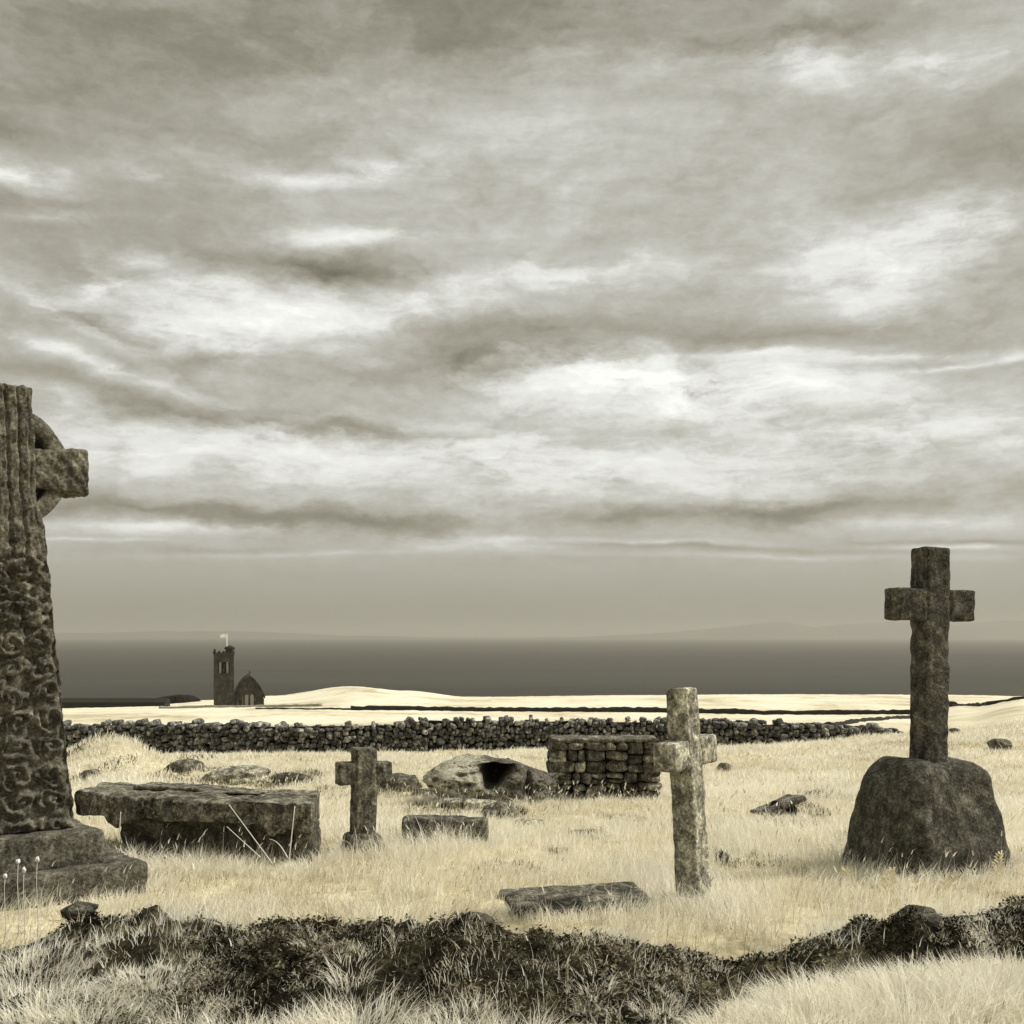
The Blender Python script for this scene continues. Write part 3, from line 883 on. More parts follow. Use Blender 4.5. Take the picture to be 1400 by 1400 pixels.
def drystone(path, hfun, course, slen, thick, name, label, cat, m, coping=True, seed=0, both=True, parts=None):
    """stones laid in courses along a path of ground points; hfun(s) is the wall's height"""
    rs = np.random.default_rng(seed)
    P = [Vector(p) for p in path]
    acc = [0.0]
    for a, b in zip(P[:-1], P[1:]): acc.append(acc[-1] + (b - a).length)
    tot = acc[-1]
    ax = np.array(acc); PX = np.array([p.x for p in P]); PY = np.array([p.y for p in P])
    def pt(s): return np.interp(s, ax, PX), np.interp(s, ax, PY)
    o0 = P[0]
    st = MB(); core = MB(); k = 0
    row = 0; z = 0.0; zmax = max(hfun(s) for s in np.linspace(0, tot, 50))
    while z < zmax + course:
        ch = course * rs.uniform(.8, 1.25); s = -rs.uniform(0, slen)
        while s < tot:
            w = slen * rs.uniform(.55, 1.6)
            sc = np.clip(s + w / 2, 0, tot)
            top = hfun(sc) * (1 + rs.uniform(-.04, .04))
            if z + ch * .5 < top:
                x, y = pt(sc); x2, y2 = pt(min(sc + .2, tot)); x1, y1 = pt(max(sc - .2, 0))
                a = math.atan2(y2 - y1, x2 - x1)
                g = gz(x, y)
                for side in ((-1, 1) if both else (-1,)):
                    v, f = wall_stone(w * .50 * rs.uniform(.85, 1.15), thick * .33 * rs.uniform(.8, 1.25), ch * .54 * rs.uniform(.75, 1.25), k + 1000 * seed); k += 1
                    rr = rs.normal(0, .28)
                    v = np.stack([v[:, 0] * math.cos(rr) - v[:, 2] * math.sin(rr), v[:, 1], v[:, 0] * math.sin(rr) + v[:, 2] * math.cos(rr)], -1)
                    off = side * (thick * .24 + rs.normal(0, thick * .05)); v[:, 2] += rs.normal(0, .035)
                    v[:, 1] += off
                    ca, sa = math.cos(a), math.sin(a)
                    v = np.stack([v[:, 0] * ca - v[:, 1] * sa, v[:, 0] * sa + v[:, 1] * ca, v[:, 2]], -1)
                    st.add(v + np.array([x, y, g + z + ch / 2 - .06]) - np.array(o0), f)
            s += w
        z += ch * .93; row += 1
    th = thing(name, label, cat, o0)
    st.build('stones', m, th, True)
    n = max(2, int(tot / 1.0))
    ss = np.linspace(0, tot, n + 1)
    V = []
    for i, s in enumerate(ss):
        x, y = pt(s); x2, y2 = pt(min(s + .2, tot)); x1, y1 = pt(max(s - .2, 0))
        a = math.atan2(y2 - y1, x2 - x1); nx, ny = -math.sin(a) * thick * .26, math.cos(a) * thick * .26
        g = gz(x, y); h = max(.05, hfun(s) - course * .8)
        for (sx, zz) in ((-1, -.2), (-1, h), (1, h), (1, -.2)):
            V.append((x + sx * nx - o0.x, y + sx * ny - o0.y, g + zz - o0.z))
    Fc = [(i * 4 + j, i * 4 + (j + 1) % 4, (i + 1) * 4 + (j + 1) % 4, (i + 1) * 4 + j) for i in range(n) for j in range(4)]
    Fc += [(3, 2, 1, 0), (n * 4, n * 4 + 1, n * 4 + 2, n * 4 + 3)]
    core.add(V, Fc)
    core.build('core', M_GAP, th)
    return th

def field_wall():
    D = 42.0
    pts = []
    for px in range(-90, 1262, 40):
        x = (px - 700) / F * D
        pts.append((x, D + .5 * math.sin(px * .011), gz(x, D)))
    # height follows the ragged top in the photo
    kx = np.array([30, 85, 200, 330, 440, 520, 600, 700, 900, 985, 1020, 1100, 1180, 1240, 1262])
    ktop = np.array([986, 988, 987, 987, 990, 988, 982, 983, 982, 981, 983, 987, 990, 994, 998])
    x0 = (-90 - 700) / F * D
    def hf(s):
        x = x0 + s * .997
        px = x / D * F + 700
        z = CAM_Z - (np.interp(px, kx, ktop) - HOR) / F * D
        return max(.08, z - gz(x, D) + .03 * math.sin(px * .9) + .03 * math.sin(px * .37))
    drystone(pts, hf, .148, .19, .8, 'field_wall', 'long dark dry stone wall crossing the whole field behind the graves', 'wall', M_WALL, seed=2)
field_wall()

def pier():
    d = 13.7
    x0 = (752 - 700) / F * d; x1 = (903 - 700) / F * d
    zt = CAM_Z - (1010 - HOR) / F * d
    L = x1 - x0; dep = .55
    c = Vector(((x0 + x1) / 2, d + dep / 2, gz((x0 + x1) / 2, d) - .05))
    th = thing('rubble_pier', 'square low pier of mortarless rubble courses with a flat cap', 'pier', c, R(2))
    H = zt - c.z
    rs = np.random.default_rng(5); st = MB(); k = 0
    def cells(x0, z0, x1, z1):
        w, h = x1 - x0, z1 - z0
        if (w < .30 and h < .19 and (w * h < .020 or rs.random() < .35)) or (w < .12 and h < .12):
            return [(x0, z0, x1, z1)]
        q = rs.uniform(.36, .64)
        if w > h * rs.uniform(1.1, 1.9): return cells(x0, z0, x0 + w * q, z1) + cells(x0 + w * q, z0, x1, z1)
        return cells(x0, z0, x1, z0 + h * q) + cells(x0, z0 + h * q, x1, z1)
    for face in range(4):
        ln = L if face in (0, 2) else dep
        for (a0, c0, a1, c1) in cells(-ln / 2, -.12, ln / 2, H - .04):
            v, f = wall_stone((a1 - a0) * .5, .10, (c1 - c0) * .5, 7000 + k); k += 1
            rr = rs.normal(0, .07)
            v = np.stack([v[:, 0] * math.cos(rr) - v[:, 2] * math.sin(rr), v[:, 1], v[:, 0] * math.sin(rr) + v[:, 2] * math.cos(rr)], -1)
            pos = (a0 + a1) / 2; off = (dep if face in (0, 2) else L) / 2 - .09 + rs.normal(0, .010)
            if face == 0: v = v + np.array([pos, -off, 0])
            elif face == 2: v = v + np.array([pos, off, 0])
            else: v = np.stack([-v[:, 1], v[:, 0], v[:, 2]], -1) + np.array([off if face == 1 else -off, pos, 0])
            v[:, 2] += (c0 + c1) / 2
            st.add(v, f)
    st.build('stones', M_PIER, th, True)
    b = MB(); b.box((0, 0, H / 2 - .08), (L / 2 - .07, dep / 2 - .07, H / 2 - .03)); b.build('core', M_GAP, th)
    v, f = stone_box(L / 2 - .01, dep / 2 - .005, .024, .012, .025, .010, 9, 101, big=.008)
    v[:, 2] += H - .024
    link('cap', mesh_from('cap', v, f), M_MID, th)
    excl(c.x, c.y, L / 2, dep / 2, R(2))
pier()

# ------------------------------------------------------------------ far field: walls, church, farm
def far_wall(name, label, pts, height, thick, seed, m=None):
    """a dark bank-like stone wall seen from hundreds of metres: ragged top, real thickness"""
    rs = np.random.default_rng(seed)
    P = np.array([(x, y) for x, y in pts]); seg = np.hypot(*np.diff(P, axis=0).T); ax = np.concatenate([[0], np.cumsum(seg)])
    n = int(ax[-1] / 1.2); s = np.linspace(0, ax[-1], n + 1)
    X = np.interp(s, ax, P[:, 0]); Y = np.interp(s, ax, P[:, 1]); G = ground_z(X, Y)
    dx = np.gradient(X); dy = np.gradient(Y); ln = np.hypot(dx, dy); nx, ny = -dy / ln, dx / ln
    V = []; o0 = (X[0], Y[0], G[0])
    for i in range(n + 1):
        h = height * (1 + .16 * float(vnoise(np.array([s[i] * .12, seed, 0]))) + rs.normal(0, .06))
        for (k, z) in ((-.62, -.4), (-.5, h * .7), (-.3, h), (.3, h * (1 + rs.normal(0, .05))), (.5, h * .7), (.62, -.4)):
            V.append((X[i] + nx[i] * k * thick - o0[0], Y[i] + ny[i] * k * thick - o0[1], G[i] + z - o0[2]))
    Fc = [(i * 6 + j, i * 6 + (j + 1) % 6, (i + 1) * 6 + (j + 1) % 6, (i + 1) * 6 + j) for i in range(n) for j in range(6)]
    Fc += [tuple(range(5, -1, -1)), tuple(n * 6 + q for q in range(6))]
    o = link(name, mesh_from(name, V, Fc), m or M_FARWALL); o.location = o0
    tag(o, label, 'wall')
def pxd(px, d): return ((px - 700) / F * d, d)
far_wall('far_field_wall', 'thin dark stone wall running level across the bright far field', [pxd(480, 330), pxd(560, 328), pxd(700, 322), pxd(900, 318), pxd(1050, 300), pxd(1240, 290), pxd(1306, 262)], 1.2, 1.2, 3)
far_wall('far_field_wall', 'dark stone wall climbing the hillside behind the tall granite cross', [pxd(1304, 258), pxd(1330, 200), pxd(1352, 160), pxd(1440, 148)], .42, .6, 4)
far_wall('far_field_wall', 'short dark stone wall angling away above the right end of the field wall', [pxd(1125, 118), pxd(1180, 150), pxd(1245, 190)], .45, .6, 5)
far_wall('far_field_wall', 'faint low wall on the bright field right of the church', [pxd(350, 345), pxd(420, 340), pxd(500, 334)], .5, .9, 7)
far_wall('churchyard_wall', 'pale line of wall across the field in front of the church', [pxd(218, 372), pxd(300, 369), pxd(372, 366), pxd(440, 362)], .7, .9, 9, M_ROCK)

def church():
    d = 385.0
    g = gpt(306, d)
    px = d / F
    foot = CAM_Z - (969 - HOR) / F * d
    th = thing('church', 'dark stone church with a square tower and a gabled nave by the sea', 'church', (g.x, g.y, foot), R(13.9))
    X = lambda p: (p - 304) * px
    Zr = lambda r: CAM_Z - (r - HOR) / F * d - foot
    hw = 14 * px * .96; tz = Zr(895)
    def part(name, boxes, m):
        b = MB()
        for c, h in boxes: b.box(c, h)
        return b.build(name, m, th)
    zl = Zr(921); zu = Zr(905)
    tower = part('tower', [((0, hw, zl / 2 - .5), (hw, hw, zl / 2 + .5)),
                   ((-hw * .78, hw, (zl + tz) / 2), (hw * .22, hw * .985, (tz - zl) / 2)), ((hw * .78, hw, (zl + tz) / 2), (hw * .22, hw * .985, (tz - zl) / 2)),
                   ((0, hw, (zu + tz) / 2), (hw * .56, hw * .985, (tz - zu) / 2)),
                   ((0, hw * 1.4, (zl + zu) / 2), (hw * .56, hw * .58, (zu - zl) / 2))], M_CHURCH)
    for k in range(3):
        x = (k - 1) * hw * .36
        b = MB(); b.box((x, hw * .5, (zl + zu) / 2), (hw * .11, hw * .30, (zu - zl) / 2 - .02)); b.build('belfry_louvre', M_CHDARK if k % 2 else M_GLASS, th)
    part('cornice', [((0, hw, tz + .2), (hw * 1.06, hw * 1.06, .22))], M_CHURCH)
    part('string_course', [((0, hw, Zr(937)), (hw * 1.03, hw * 1.03, .16))], M_CHURCH)
    part('string_course', [((0, hw, zl - .1), (hw * 1.02, hw * 1.02, .14))], M_CHURCH)
    bz = []
    for k in range(5):
        for yy in (hw * .02, hw * 1.98):
            bz.append((((k - 2) * hw * .46, yy, tz + .75), (hw * .13, .22, .36)))
            bz.append(((0 + (hw if yy > 1 else -hw), hw + (k - 2) * hw * .46, tz + .75), (.22, hw * .12, .35)))
    bz += [((0, yy, tz + .48), (hw, .2, .12)) for yy in (hw * .02, hw * 1.98)] + [((xx, hw, tz + .48), (.2, hw * .9, .12)) for xx in (-hw, hw)]
    part('parapet', bz, M_CHDARK)
    # stair turret with a little cap
    tx = X(312); tb = MB()
    n = 8
    prof = [(1.35, tz - 1), (1.35, Zr(888)), (1.75, Zr(887.6)), (1.75, Zr(885.6)), (1.2, Zr(884.2)), (.1, Zr(882.4))]
    V = [(tx + r * math.cos(2 * math.pi * i / n), hw + r * math.sin(2 * math.pi * i / n), z) for (r, z) in prof for i in range(n)]
    Fc = [(q * n + i, q * n + (i + 1) % n, (q + 1) * n + (i + 1) % n, (q + 1) * n + i) for q in range(len(prof) - 1) for i in range(n)] + [tuple(range((len(prof) - 1) * n, len(prof) * n))]
    tb.add(V, Fc); tb.build('stair_turret', M_CHDARK, th)
    part('corner_pinnacle', [((-hw * .9, .3, tz + 1.0), (.28, .28, .9))], M_CHDARK)
    # nave seen end-on
    x0, x1 = X(319), X(358); ze = Zr(948); za = Zr(927); xm = (x0 + x1) / 2
    ye = 1.5; hwn = (x1 - x0) / 2
    arch = [(-1, 0), (-1, .30), (-.88, .45), (-.63, .70), (-.30, .90), (0, 1.0), (.30, .90), (.63, .70), (.88, .45), (1, .30), (1, 0)]
    def prism(pts, y0, y1, name, m):
        V = [(x, y, z) for y in (y0, y1) for x, z in pts]; q = len(pts)
        b = MB(); b.add(V, [tuple(range(q)), tuple(range(2 * q - 1, q - 1, -1))] + [(i, i + q, (i + 1) % q + q, (i + 1) % q) for i in range(q)]); b.build(name, m, th)
    prism([(xm + a_ * hwn, za * c_ - (1 if c_ == 0 else 0)) for a_, c_ in arch], ye, ye + 24, 'nave', M_CHURCH)
    out = [(xm + a_ * hwn * 1.03, za * c_ + .06) for a_, c_ in arch[1:-1]]; out2 = [(xm + a_ * hwn * 1.10, za * c_ + .55) for a_, c_ in arch[1:-1]]
    prism(out + out2[::-1], ye - .4, ye + 24.4, 'roof', M_CHDARK)
    part('gable_cross', [((xm, ye - .2, za + 1.5), (.14, .14, .8)), ((xm, ye - .2, za + 1.6), (.42, .13, .13))], M_CHURCH)
    for k in range(3):
        x = X(334.5) + (k - 1) * 1.75; hz = (Zr(951) - Zr(966)) / 2
        b = MB(); n = 10
        pts = [(-.55, -hz), (.55, -hz)] + [(.55 * math.cos(math.pi * i / n), hz - .6 + .8 * math.sin(math.pi * i / n)) for i in range(n + 1)]
        V = [(x + a, y, Zr(958.5) + c) for y in (ye - .06, ye + .1) for a, c in pts]; q = len(pts)
        b.add(V, [tuple(range(q)), tuple(range(2 * q - 1, q - 1, -1))] + [(i, i + q, (i + 1) % q + q, (i + 1) % q) for i in range(q)])
        b.build('lancet_window', M_GLASS, th)
    part('porch', [((X(322), .9, Zr(960)), (1.6, .8, 2.2))], M_CHDARK)
    # flag and pole stand on the tower
    fx = X(308); zt = Zr(866.5)
    b = MB(); n = 8
    V = [(r * math.cos(2 * math.pi * i / n), r * math.sin(2 * math.pi * i / n), z) for r, z in ((.24, tz), (.18, zt)) for i in range(n)]
    b.add(V, [(i, (i + 1) % n, n + (i + 1) % n, n + i) for i in range(n)] + [tuple(range(n, 2 * n))])
    ca, sa = math.cos(R(13.9)), math.sin(R(13.9))
    fp = thing('flagpole', 'thin pole flying a white flag on top of the church tower', 'flagpole', (g.x + fx * ca - hw * sa, g.y + fx * sa + hw * ca, foot))
    b.build('pole', plain('pole_paint', (.75, .73, .66)), fp)
    V = []; Fc = []; nx = 10
    for i in range(nx + 1):
        a = i / nx
        for (zz, yy) in ((0, .03), (1.15, .03), (1.15, -.03), (0, -.03)):
            V.append((-.12 - 2.1 * a, .25 * math.sin(a * 7) * a + yy, zt - 1.25 - .18 * a * a + zz))
    for i in range(nx):
        for j in range(4): Fc.append((i * 4 + j, i * 4 + (j + 1) % 4, (i + 1) * 4 + (j + 1) % 4, (i + 1) * 4 + j))
    Fc += [(3, 2, 1, 0), (nx * 4, nx * 4 + 1, nx * 4 + 2, nx * 4 + 3)]
    b = MB(); b.add(V, Fc); b.build('flag', M_FLAG, fp)
church()

def farm():
    d = 430.0; px = d / F
    g = at(150, 968, d)
    th = thing('stone_barn', 'long low dark barn between the carved cross and the church', 'barn', (g.x, g.y, g.z + .8))
    L = 150 * px / 2; b = MB(); b.box((0, 3.5, .2), (L, 3.5, 1.2)); b.build('wall', M_FARWALL, th)
    V = [(sx * (L + .3), y, z) for sx in (-1, 1) for (y, z) in ((-.4, 1.3), (3.5, 2.7), (7.4, 1.3))]
    b = MB(); b.add(V, [(0, 1, 2), (5, 4, 3), (0, 3, 4, 1), (1, 4, 5, 2), (0, 2, 5, 3)]); b.build('roof', M_FARWALL, th)
    # scrubby row on the edge of the island
    d = 520.0; px = d / F
    v, f = rock(27 * px, 3.0, 1.8, 71, 40, 6.0, .22, 9.0)
    p = at(243, 956, d)
    o = link('gorse_hedge', mesh_from('gorse_hedge', v, f), M_FARWALL); o.location = p
    tag(o, 'dark clipped-looking gorse hedge on the skyline left of the church tower', 'hedge')
farm()

# ------------------------------------------------------------------ grass, heather, stalks
def blades(pos, length, width, lean_dir, lean, tint, curl=.5, seed=0):
    """one tapering bent blade per position: five vertices, a quad and a tip"""
    r = np.random.default_rng(seed); n = len(pos)
    a = r.uniform(0, 2 * np.pi, n); side = np.stack([np.cos(a), np.sin(a), np.zeros(n)], -1)
    ld = np.stack([np.cos(lean_dir), np.sin(lean_dir), np.zeros(n)], -1)
    up = np.array([0, 0, 1.0])
    d1 = ld * np.sin(lean)[:, None] + up * np.cos(lean)[:, None]
    l2 = np.clip(lean + curl * r.uniform(.3, 1.4, n), 0, 2.3)
    d2 = ld * np.sin(l2)[:, None] + up * np.cos(l2)[:, None]
    mid = pos + d1 * (length * .55)[:, None]; tip = mid + d2 * (length * .5)[:, None]
    w = width[:, None]
    V = np.stack([pos - side * w, pos + side * w, mid + side * w * .75, mid - side * w * .75, tip], 1).reshape(-1, 3)
    T = np.repeat(tint, 5)
    return V, T
def blade_mesh(name, V, T, m):
    n = len(V) // 5
    me = bpy.data.meshes.new(name)
    me.vertices.add(len(V)); me.vertices.foreach_set('co', V.astype(np.float32).ravel())
    base = np.arange(n)[:, None] * 5
    li = np.concatenate([base + np.array([[0, 1, 2, 3]]), base + np.array([[3, 2, 4]])], 1).ravel()
    me.loops.add(len(li)); me.loops.foreach_set('vertex_index', li.astype(np.int32))
    me.polygons.add(2 * n)
    ls = (np.arange(n)[:, None] * 7 + np.array([[0, 4]])).ravel()
    me.polygons.foreach_set('loop_start', ls.astype(np.int32))
    at_ = me.attributes.new('tint', 'FLOAT', 'POINT'); at_.data.foreach_set('value', T.astype(np.float32))
    me.update(calc_edges=True); me.validate()
    return link(name, me, m)
def keep_mask(x, y):
    k = np.ones(len(x), bool)
    for (cx, cy, hx, hy, rz) in EXCL:
        dx, dy = x - cx, y - cy
        c, s = math.cos(rz), math.sin(rz)
        k &= ~((np.abs(dx * c + dy * s) < hx) & (np.abs(-dx * s + dy * c) < hy))
    return k
def sample(n, d0, d1, umax=.60):
    d = np.sqrt(rng.uniform(d0 * d0, d1 * d1, n)); u = rng.uniform(-umax, umax, n)
    return u * d, d
def bank_mask(x, y):
    """1 where the bank is bare dark peat and heather"""
    u = x / y
    zc, dc, ft = bank_params(u)
    m = (y > ft + .05) & (y < dc + .10)
    # photo position of the point, to leave the grassy bits grassy
    n = fbm2(x, y, 2.2, 4, 71)
    keep = n < .20
    left = (u < -.27) & (y > 5.35)
    keep &= ~(left & (n > -.18))
    rightlow = (u > .2) & (y < dc - .42)
    keep &= ~rightlow
    return m & keep

def row_depth(px, row):
    for q in np.geomspace(6, 60, 500):
        if HOR + (CAM_Z - gz((px - 700) / F * q, q)) / q * F <= row: break
    return float(q)
SCRUB = []      # low brown scrub and bare patches among the grass: x, y, radii, blade height, how much grass gives way
for (px, row, wp, hp, hh, dn) in ((265, 1058, 80, 16, .10, .7), (310, 1078, 120, 12, .10, .6), (125, 1066, 50, 9, .10, .6), (400, 1070, 60, 8, .12, .7), (540, 1082, 60, 10, .10, .7), (610, 1108, 90, 10, .10, .7), (690, 1112, 50, 8, .12, .6),
    (1075, 1128, 70, 14, .09, .35), (1100, 1108, 50, 10, .09, .4), (815, 1144, 60, 6, .05, .6), (990, 1172, 28, 22, .08, .5), (700, 1190, 90, 10, .07, .3), (245, 1040, 50, 6, .16, .7), (180, 1180, 80, 10, .08, .35), (590, 1140, 120, 8, .07, .5),
    (1130, 1090, 60, 12, .10, .35), (1240, 1100, 50, 8, .1, .3), (450, 1090, 60, 8, .08, .4), (850, 1120, 60, 6, .06, .4), (1180, 1150, 60, 8, .08, .5), (1330, 1090, 50, 10, .10, .35), (740, 1165, 70, 6, .06, .3), (1040, 1180, 60, 10, .07, .3), (230, 1150, 160, 10, .07, .4)):
    q = row_depth(px, row); q1 = row_depth(px, row + hp)
    SCRUB.append(((px - 700) / F * q, q, wp / F * q * .6, max(.10, abs(q - q1)), hh, dn))

def build_grass():
    Vs, Ts = [], []
    bands = [(3.7, 6.2, 1500, .10, .20, .0020), (6.2, 9.5, 2600, .07, .17, .0022), (9.5, 16, 1300, .06, .13, .0034), (16, 28, 380, .08, .15, .0070), (28, 46, 150, .09, .17, .013)]
    for i, (d0, d1, dens, l0, l1, w) in enumerate(bands):
        n = int(dens * .60 * (d1 * d1 - d0 * d0))
        x, y = sample(n, d0, d1)
        clump = fbm2(x, y, 1.7, 3, 101 + 0) ; fine = fbm2(x, y, 7.0, 2, 103)
        k = keep_mask(x, y) & (clump * .7 + fine * .8 + rng.uniform(-.7, .7, n) > -.62)
        for (sx_, sy_, ra, rb, _, dn) in SCRUB: k &= ~((((x - sx_) / ra) ** 2 + ((y - sy_) / rb) ** 2 < 1) & (rng.random(n) < dn))
        bm = bank_mask(x, y)
        k &= ~(bm & (rng.random(n) > .02))
        x, y, clump, fine = x[k], y[k], clump[k], fine[k]
        n = len(x)
        z = surf_z(x, y) - .015
        zc, dc, ft = bank_params(np.clip(x / y, -.62, .62))
        onb = (y > ft - .2) & (y < dc + .35)
        mott = .8 * fbm2(x, y, 1.1, 4, 109) + .8 * fbm2(x, y, .38, 3, 113)
        ln = rng.uniform(l0, l1, n) * (1 + .55 * clump + .30 * fine + .3 * mott)
        ln = np.where(onb, ln * .5, ln)
        ln *= np.where(rng.random(n) < .03, 1.5, 1.0)
        ld = .35 + 1.3 * fbm2(x, y, .8, 2, 107) * 2 + rng.normal(0, 1.1, n)
        lean = np.abs(rng.normal(.32, .3, n)) + np.where(onb, .12, 0)
        tint = np.clip(.64 + .20 * clump + .20 * fine + .34 * mott + rng.normal(0, .24, n), 0, 1)
        V, T = blades(np.stack([x, y, z], -1), np.clip(ln, .04, .5), w * rng.uniform(.7, 1.4, n), ld, lean, np.clip(tint + .15 * onb, 0, 1), .6 - .25 * onb, 200 + i)
        Vs.append(V); Ts.append(T)
        if d1 < 20:      # taller flowering stems with pale seed heads
            q = rng.random(n) < (.012 if d1 < 10 else .02)
            hx_ = np.stack([x[q], y[q], z[q]], -1); m_ = len(hx_); hl = rng.uniform(.16, .30, m_) * np.where(onb[q], .6, 1)
            la = ld[q]; le = np.abs(rng.normal(.15, .12, m_))
            V, T = blades(hx_, hl, np.full(m_, w * .55), la, le, np.full(m_, .75), .15, 600 + i)
            Vs.append(V); Ts.append(T)
            tipp = V.reshape(-1, 5, 3)[:, 4]
            V, T = blades(tipp - np.array([0, 0, .025]), rng.uniform(.035, .06, m_), np.full(m_, w * 2.0), la, le + .3, np.clip(rng.normal(.6, .35, m_), 0, 1), .5, 620 + i)
            Vs.append(V); Ts.append(T)
    # tussocks on and before the bank
    tus = [(490, 1392, 4.75, .20, 900, .22), (380, 1400, 4.6, .22, 700, .20), (300, 1400, 4.5, .16, 400, .2), (700, 1400, 4.62, .22, 900, .20), (590, 1400, 4.6, .16, 420, .2), (250, 1345, 4.95, .12, 260, .14), (170, 1385, 4.7, .14, 300, .15), (480, 1322, 5.15, .09, 240, .13), (1130, 1340, 5.15, .3, 1500, .16), (1250, 1310, 5.35, .3, 1500, .15), (1380, 1300, 5.5, .25, 1200, .15), (420, 1370, 4.8, .2, 900, .14), (330, 1360, 4.85, .16, 600, .13), (640, 1375, 4.75, .2, 700, .13), (130, 1345, 4.95, .25, 1000, .13), (200, 1300, 5.3, .25, 900, .10), (1240, 1360, 4.95, .4, 2200, .22), (1360, 1350, 5.0, .3, 1700, .22), (1120, 1390, 4.75, .35, 1700, .18), (1010, 1395, 4.7, .2, 600, .14), (905, 1340, 5.0, .12, 260, .1), (810, 1325, 5.1, .1, 220, .1), (60, 1330, 5.1, .35, 1500, .16), (30, 1280, 5.6, .35, 1500, .14), (60, 1400, 4.6, .2, 400, .15), (840, 1400, 4.6, .12, 300, .12), (1330, 1305, 5.35, .3, 1200, .16), (1050, 1335, 5.1, .2, 600, .1)]
    # longer growth left standing at the foot of the stones
    foot = [(150, 8.1, .22), (190, 8.0, .24), (230, 7.95, .22), (270, 7.9, .22), (305, 7.9, .17), (345, 7.85, .15), (400, 7.85, .13), (425, 8.0, .15), (440, 8.3, .16), (478, 8.55, .13), (515, 8.6, .14), (555, 8.75, .14), (600, 8.75, .10), (650, 8.75, .13), (670, 8.9, .15),
            (1150, 7.75, .17), (1185, 7.6, .16), (1225, 7.5, .15), (1265, 7.45, .15), (1300, 7.5, .15), (1340, 7.6, .16), (1375, 7.75, .18), (930, 6.85, .15), (960, 6.8, .17), (985, 6.9, .15), (700, 6.72, .10), (790, 6.62, .09), (860, 6.75, .13), (205, 7.35, .16), (160, 7.0, .12), (110, 6.75, .12), (590, 13.2, .16), (640, 13.1, .14), (730, 13.0, .16), (760, 13.3, .18), (830, 13.3, .16), (890, 13.4, .18), (540, 12.4, .15), (1040, 10.9, .14), (1085, 10.9, .13)]
    tus += [(px, 0, d, .16 if d < 9 else .26, 300, ln) for (px, d, ln) in foot]
    for j, (px, row, d, rad, n, ln) in enumerate(tus):
        cx = (px - 700) / F * d
        rr = rad * np.sqrt(rng.random(n)); a = rng.uniform(0, 2 * np.pi, n)
        x = cx + rr * np.cos(a); y = d + rr * np.sin(a) * .7
        z = surf_z(x, y) - .02
        V, T = blades(np.stack([x, y, z], -1), ln * rng.uniform(.5, 1.15, n), .0022 * max(1, d / 7.5) * rng.uniform(.7, 1.5, n), a + rng.normal(0, .5, n), np.abs(rng.normal(.25, .2, n)) + .6 * rr / rad * rng.uniform(.3, 1, n), np.clip(rng.normal(.85, .2, n), 0, 1), .7, 300 + j)
        Vs.append(V); Ts.append(T)
    # short cushions of pale turf breaking up the dark of the bank
    m_ = 0
    while m_ < 150:
        px = rng.uniform(-20, 1420); d = rng.uniform(4.5, 6.1); cx = (px - 700) / F * d
        if not bank_mask(np.array([cx]), np.array([d]))[0]: continue
        m_ += 1
        rad = rng.uniform(.03, .13); n = int(120 + 9000 * rad * rad * rng.uniform(.5, 1.4))
        rr = rad * np.sqrt(rng.random(n)); a = rng.uniform(0, 2 * np.pi, n)
        x = cx + rr * np.cos(a) * rng.uniform(1, 1.8); y = d + rr * np.sin(a) * .7
        V, T = blades(np.stack([x, y, surf_z(x, y) - .012], -1), rng.uniform(.025, .065, n), .0019 * rng.uniform(.7, 1.5, n), a + rng.normal(0, .6, n), np.abs(rng.normal(.6, .35, n)), np.clip(rng.normal(rng.uniform(.35, .8), .25, n), 0, 1), .8, 800 + m_)
        Vs.append(V); Ts.append(T)
    # pale straws standing before the dark bank
    n = 44
    px = np.concatenate([rng.normal(630, 40, 18), rng.normal(720, 30, 14), rng.uniform(80, 960, 12)])
    d = rng.uniform(4.7, 5.2, n); x = (px - 700) / F * d
    V, T = blades(np.stack([x, d, surf_z(x, d) - .02], -1), rng.uniform(.08, .19, n), np.full(n, .0022), rng.uniform(0, 6.28, n), np.abs(rng.normal(.25, .2, n)), np.full(n, 1.0), .5, 400)
    Vs.append(V); Ts.append(T)
    tag(blade_mesh('grass', np.concatenate(Vs), np.concatenate(Ts), M_GRASS), kind='stuff')
build_grass()

def build_heather():
    n = 260000
    x = rng.uniform(-3.2, 3.2, n); y = rng.uniform(4.3, 6.6, n)
    uu = x / y; zc_, dc_, ft_ = bank_params(uu)
    k = (bank_mask(x, y) | ((y > ft_ + .1) & (y < dc_ + .12) & (rng.random(n) < .5) & (uu > -.28))) & (fbm2(x, y, 5.5, 3, 131) + rng.uniform(-.7, .7, n) > -.35)
    x, y = x[k], y[k]; n = len(x)
    z = bank_h(x, y) - .005 + rng.uniform(0, .03, n)
    cl = fbm2(x, y, 7.0, 3, 133) + .7 * fbm2(x, y, 19.0, 2, 137)
    tint = np.clip(.30 + .30 * cl + .2 * fbm2(x, y, 2.0, 3, 135) + rng.normal(0, .20, n) + (rng.random(n) < .08) * .5, 0, 1)
    V, T = blades(np.stack([x, y, z], -1), rng.uniform(.010, .030, n), rng.uniform(.003, .0075, n), rng.uniform(0, 6.28, n), np.abs(rng.normal(1.15, .35, n)), tint, .5, 500)
    tag(blade_mesh('heather', V, T, M_HEATH), kind='stuff')
build_heather()

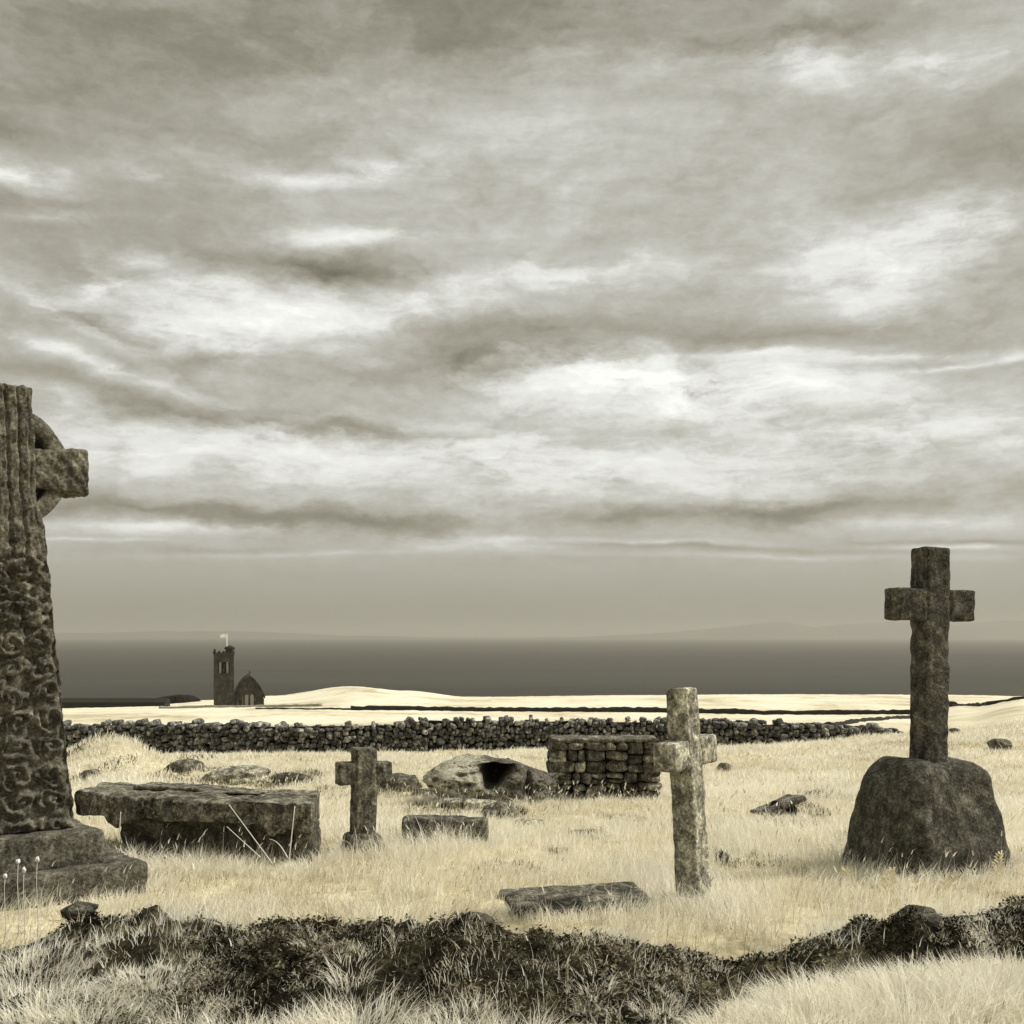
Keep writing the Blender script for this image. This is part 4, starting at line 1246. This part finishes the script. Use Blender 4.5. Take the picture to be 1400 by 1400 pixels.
def build_scrub():
    P, Ln, W_, Tn = [], [], [], []
    for (cx, cy, ra, rb, hh, dn) in SCRUB:
        n = int(900 * dn * (1 + 2 * ra))
        r_ = np.sqrt(rng.random(n)); a = rng.uniform(0, 6.28, n)
        x = cx + ra * r_ * np.cos(a); y = cy + rb * r_ * np.sin(a)
        k = fbm2(x, y, 5.0, 3, 151) > -.25
        x, y = x[k], y[k]; n = len(x)
        P.append(np.stack([x, y, ground_z(x, y) - .01], -1)); Ln.append(hh * rng.uniform(.35, 1.1, n)); W_.append(np.full(n, .0005 * cy)); Tn.append(np.clip(rng.normal(.62, .28, n), 0, 1))
    P = np.concatenate(P); n = len(P)
    V, T = blades(P, np.concatenate(Ln), np.concatenate(W_), rng.uniform(0, 6.28, n), np.abs(rng.normal(.5, .4, n)), np.concatenate(Tn), .8, 700)
    tag(blade_mesh('low_scrub', V, T, M_HEATH), kind='stuff')
build_scrub()

def tube(pts, r0, r1, n=6):
    V = []; Fc = []; m = len(pts)
    for i, p in enumerate(pts):
        r = r0 + (r1 - r0) * i / (m - 1)
        for j in range(n):
            a = 2 * math.pi * j / n
            V.append((p[0] + r * math.cos(a), p[1] + r * math.sin(a), p[2]))
    for i in range(m - 1):
        for j in range(n): Fc.append((i * n + j, i * n + (j + 1) % n, (i + 1) * n + (j + 1) % n, (i + 1) * n + j))
    Fc.append(tuple(range((m - 1) * n, m * n)))
    return V, Fc
def stalk(label, a, b, bend=0.0):
    a, b = Vector(a), Vector(b)
    pts = []
    for i in range(9):
        t = i / 8; p = (b - a) * t; p.z += bend * math.sin(t * math.pi)
        pts.append(tuple(p))
    V, Fc = tube(pts, .0045, .0032)
    o = link('dry_stalk', mesh_from('dry_stalk', V, Fc), M_STALK); o.location = a
    tag(o, label, 'stalk', 'bleached stalks before the table tomb')
stalk('long bleached stalk leaning left across the front of the table tomb', at(372, 1180, 7.85), at(313, 1100, 7.85))
stalk('short bleached stalk leaning left, under the long one at the table tomb', at(356, 1172, 7.9), at(310, 1130, 7.9))
stalk('upright bleached stalk in front of the right support of the table tomb', at(395, 1178, 7.85), at(403, 1102, 7.85))
stalk('thin arched stalk bowing beside the upright stalk at the table tomb', at(393, 1172, 7.8), at(368, 1147, 7.8), .03)
stalk('little pale stalk before the left half of the table tomb', at(163, 1140, 8.1), at(165, 1110, 8.1))

def wildflower(label, px, top, d):
    x = (px - 700) / F * d
    zg = gz(x, d); zt = CAM_Z - (top - HOR) / F * d
    th = thing('wildflower', label, 'flower', (x, d, zg), 0, (0, 0), 'white flowers before the carved cross plinth')
    V, Fc = tube([(.004 * math.sin(i), .003 * math.cos(i), (zt - zg) * i / 6) for i in range(7)], .0025, .0016)
    link('stem', mesh_from('stem', V, Fc), M_STALK, th)
    v, f = rock(.010, .010, .014, int(px), 8, 2.0, .55, 2.6); v[:, 2] += zt - zg
    link('flower_head', mesh_from('flower_head', v, f), M_WHITE, th)
wildflower('white flower in front of the plinth, at the very edge of the view', 7, 1198, 6.2)
wildflower('white flower of middle height in front of the plinth', 25, 1178, 6.25)
wildflower('low white flower tucked between two taller ones at the plinth', 33, 1190, 6.2)
wildflower('tallest white flower in front of the carved cross plinth', 51, 1175, 6.25)

# seed-head plants round the socket stone
def fern(label, px, d, hgt, lean, seed):
    rs = np.random.default_rng(seed)
    x = (px - 700) / F * d
    th = MB(); m = 11
    pts = [(lean * (i / (m - 1)) ** 2, -.02 * (i / m), hgt * i / (m - 1) * (1 - .15 * (i / m) ** 2)) for i in range(m)]
    V, Fc = tube(pts, .0035, .0015); th.add(V, Fc)
    for i in range(3, m):
        for s in (-1, 1):
            ln = .055 * (1.15 - i / m) + .012; p = np.array(pts[i])
            up = np.array([s * ln, rs.normal(0, .012), ln * .45]); w = np.array([0, .002, .008])
            th.add([p - w, p + up * .5 - w * 1.2, p + up, p + up * .5 + w * 1.2], [(0, 1, 2, 3)])
    o = th.build('grass_frond', M_GRASS_SOLID); o.location = (x, d, gz(x, d) - .02)
    tag(o, label, 'plant', 'feathery fronds round the socket stone')
M_GRASS_SOLID = plain('pale_frond', (.76, .68, .46))
fern('feathery pale frond at the near left foot of the socket stone', 1212, 7.3, .20, .03, 1)
fern('bent pale frond before the middle of the socket stone', 1290, 7.3, .16, .08, 2)
fern('leaning pale frond between two others at the socket stone foot', 1258, 7.28, .13, -.06, 3)
fern('upright pale frond at the right foot of the socket stone', 1362, 7.5, .25, .02, 4)
fern('short pale frond at the far left corner of the socket stone', 1160, 7.6, .15, -.03, 5)
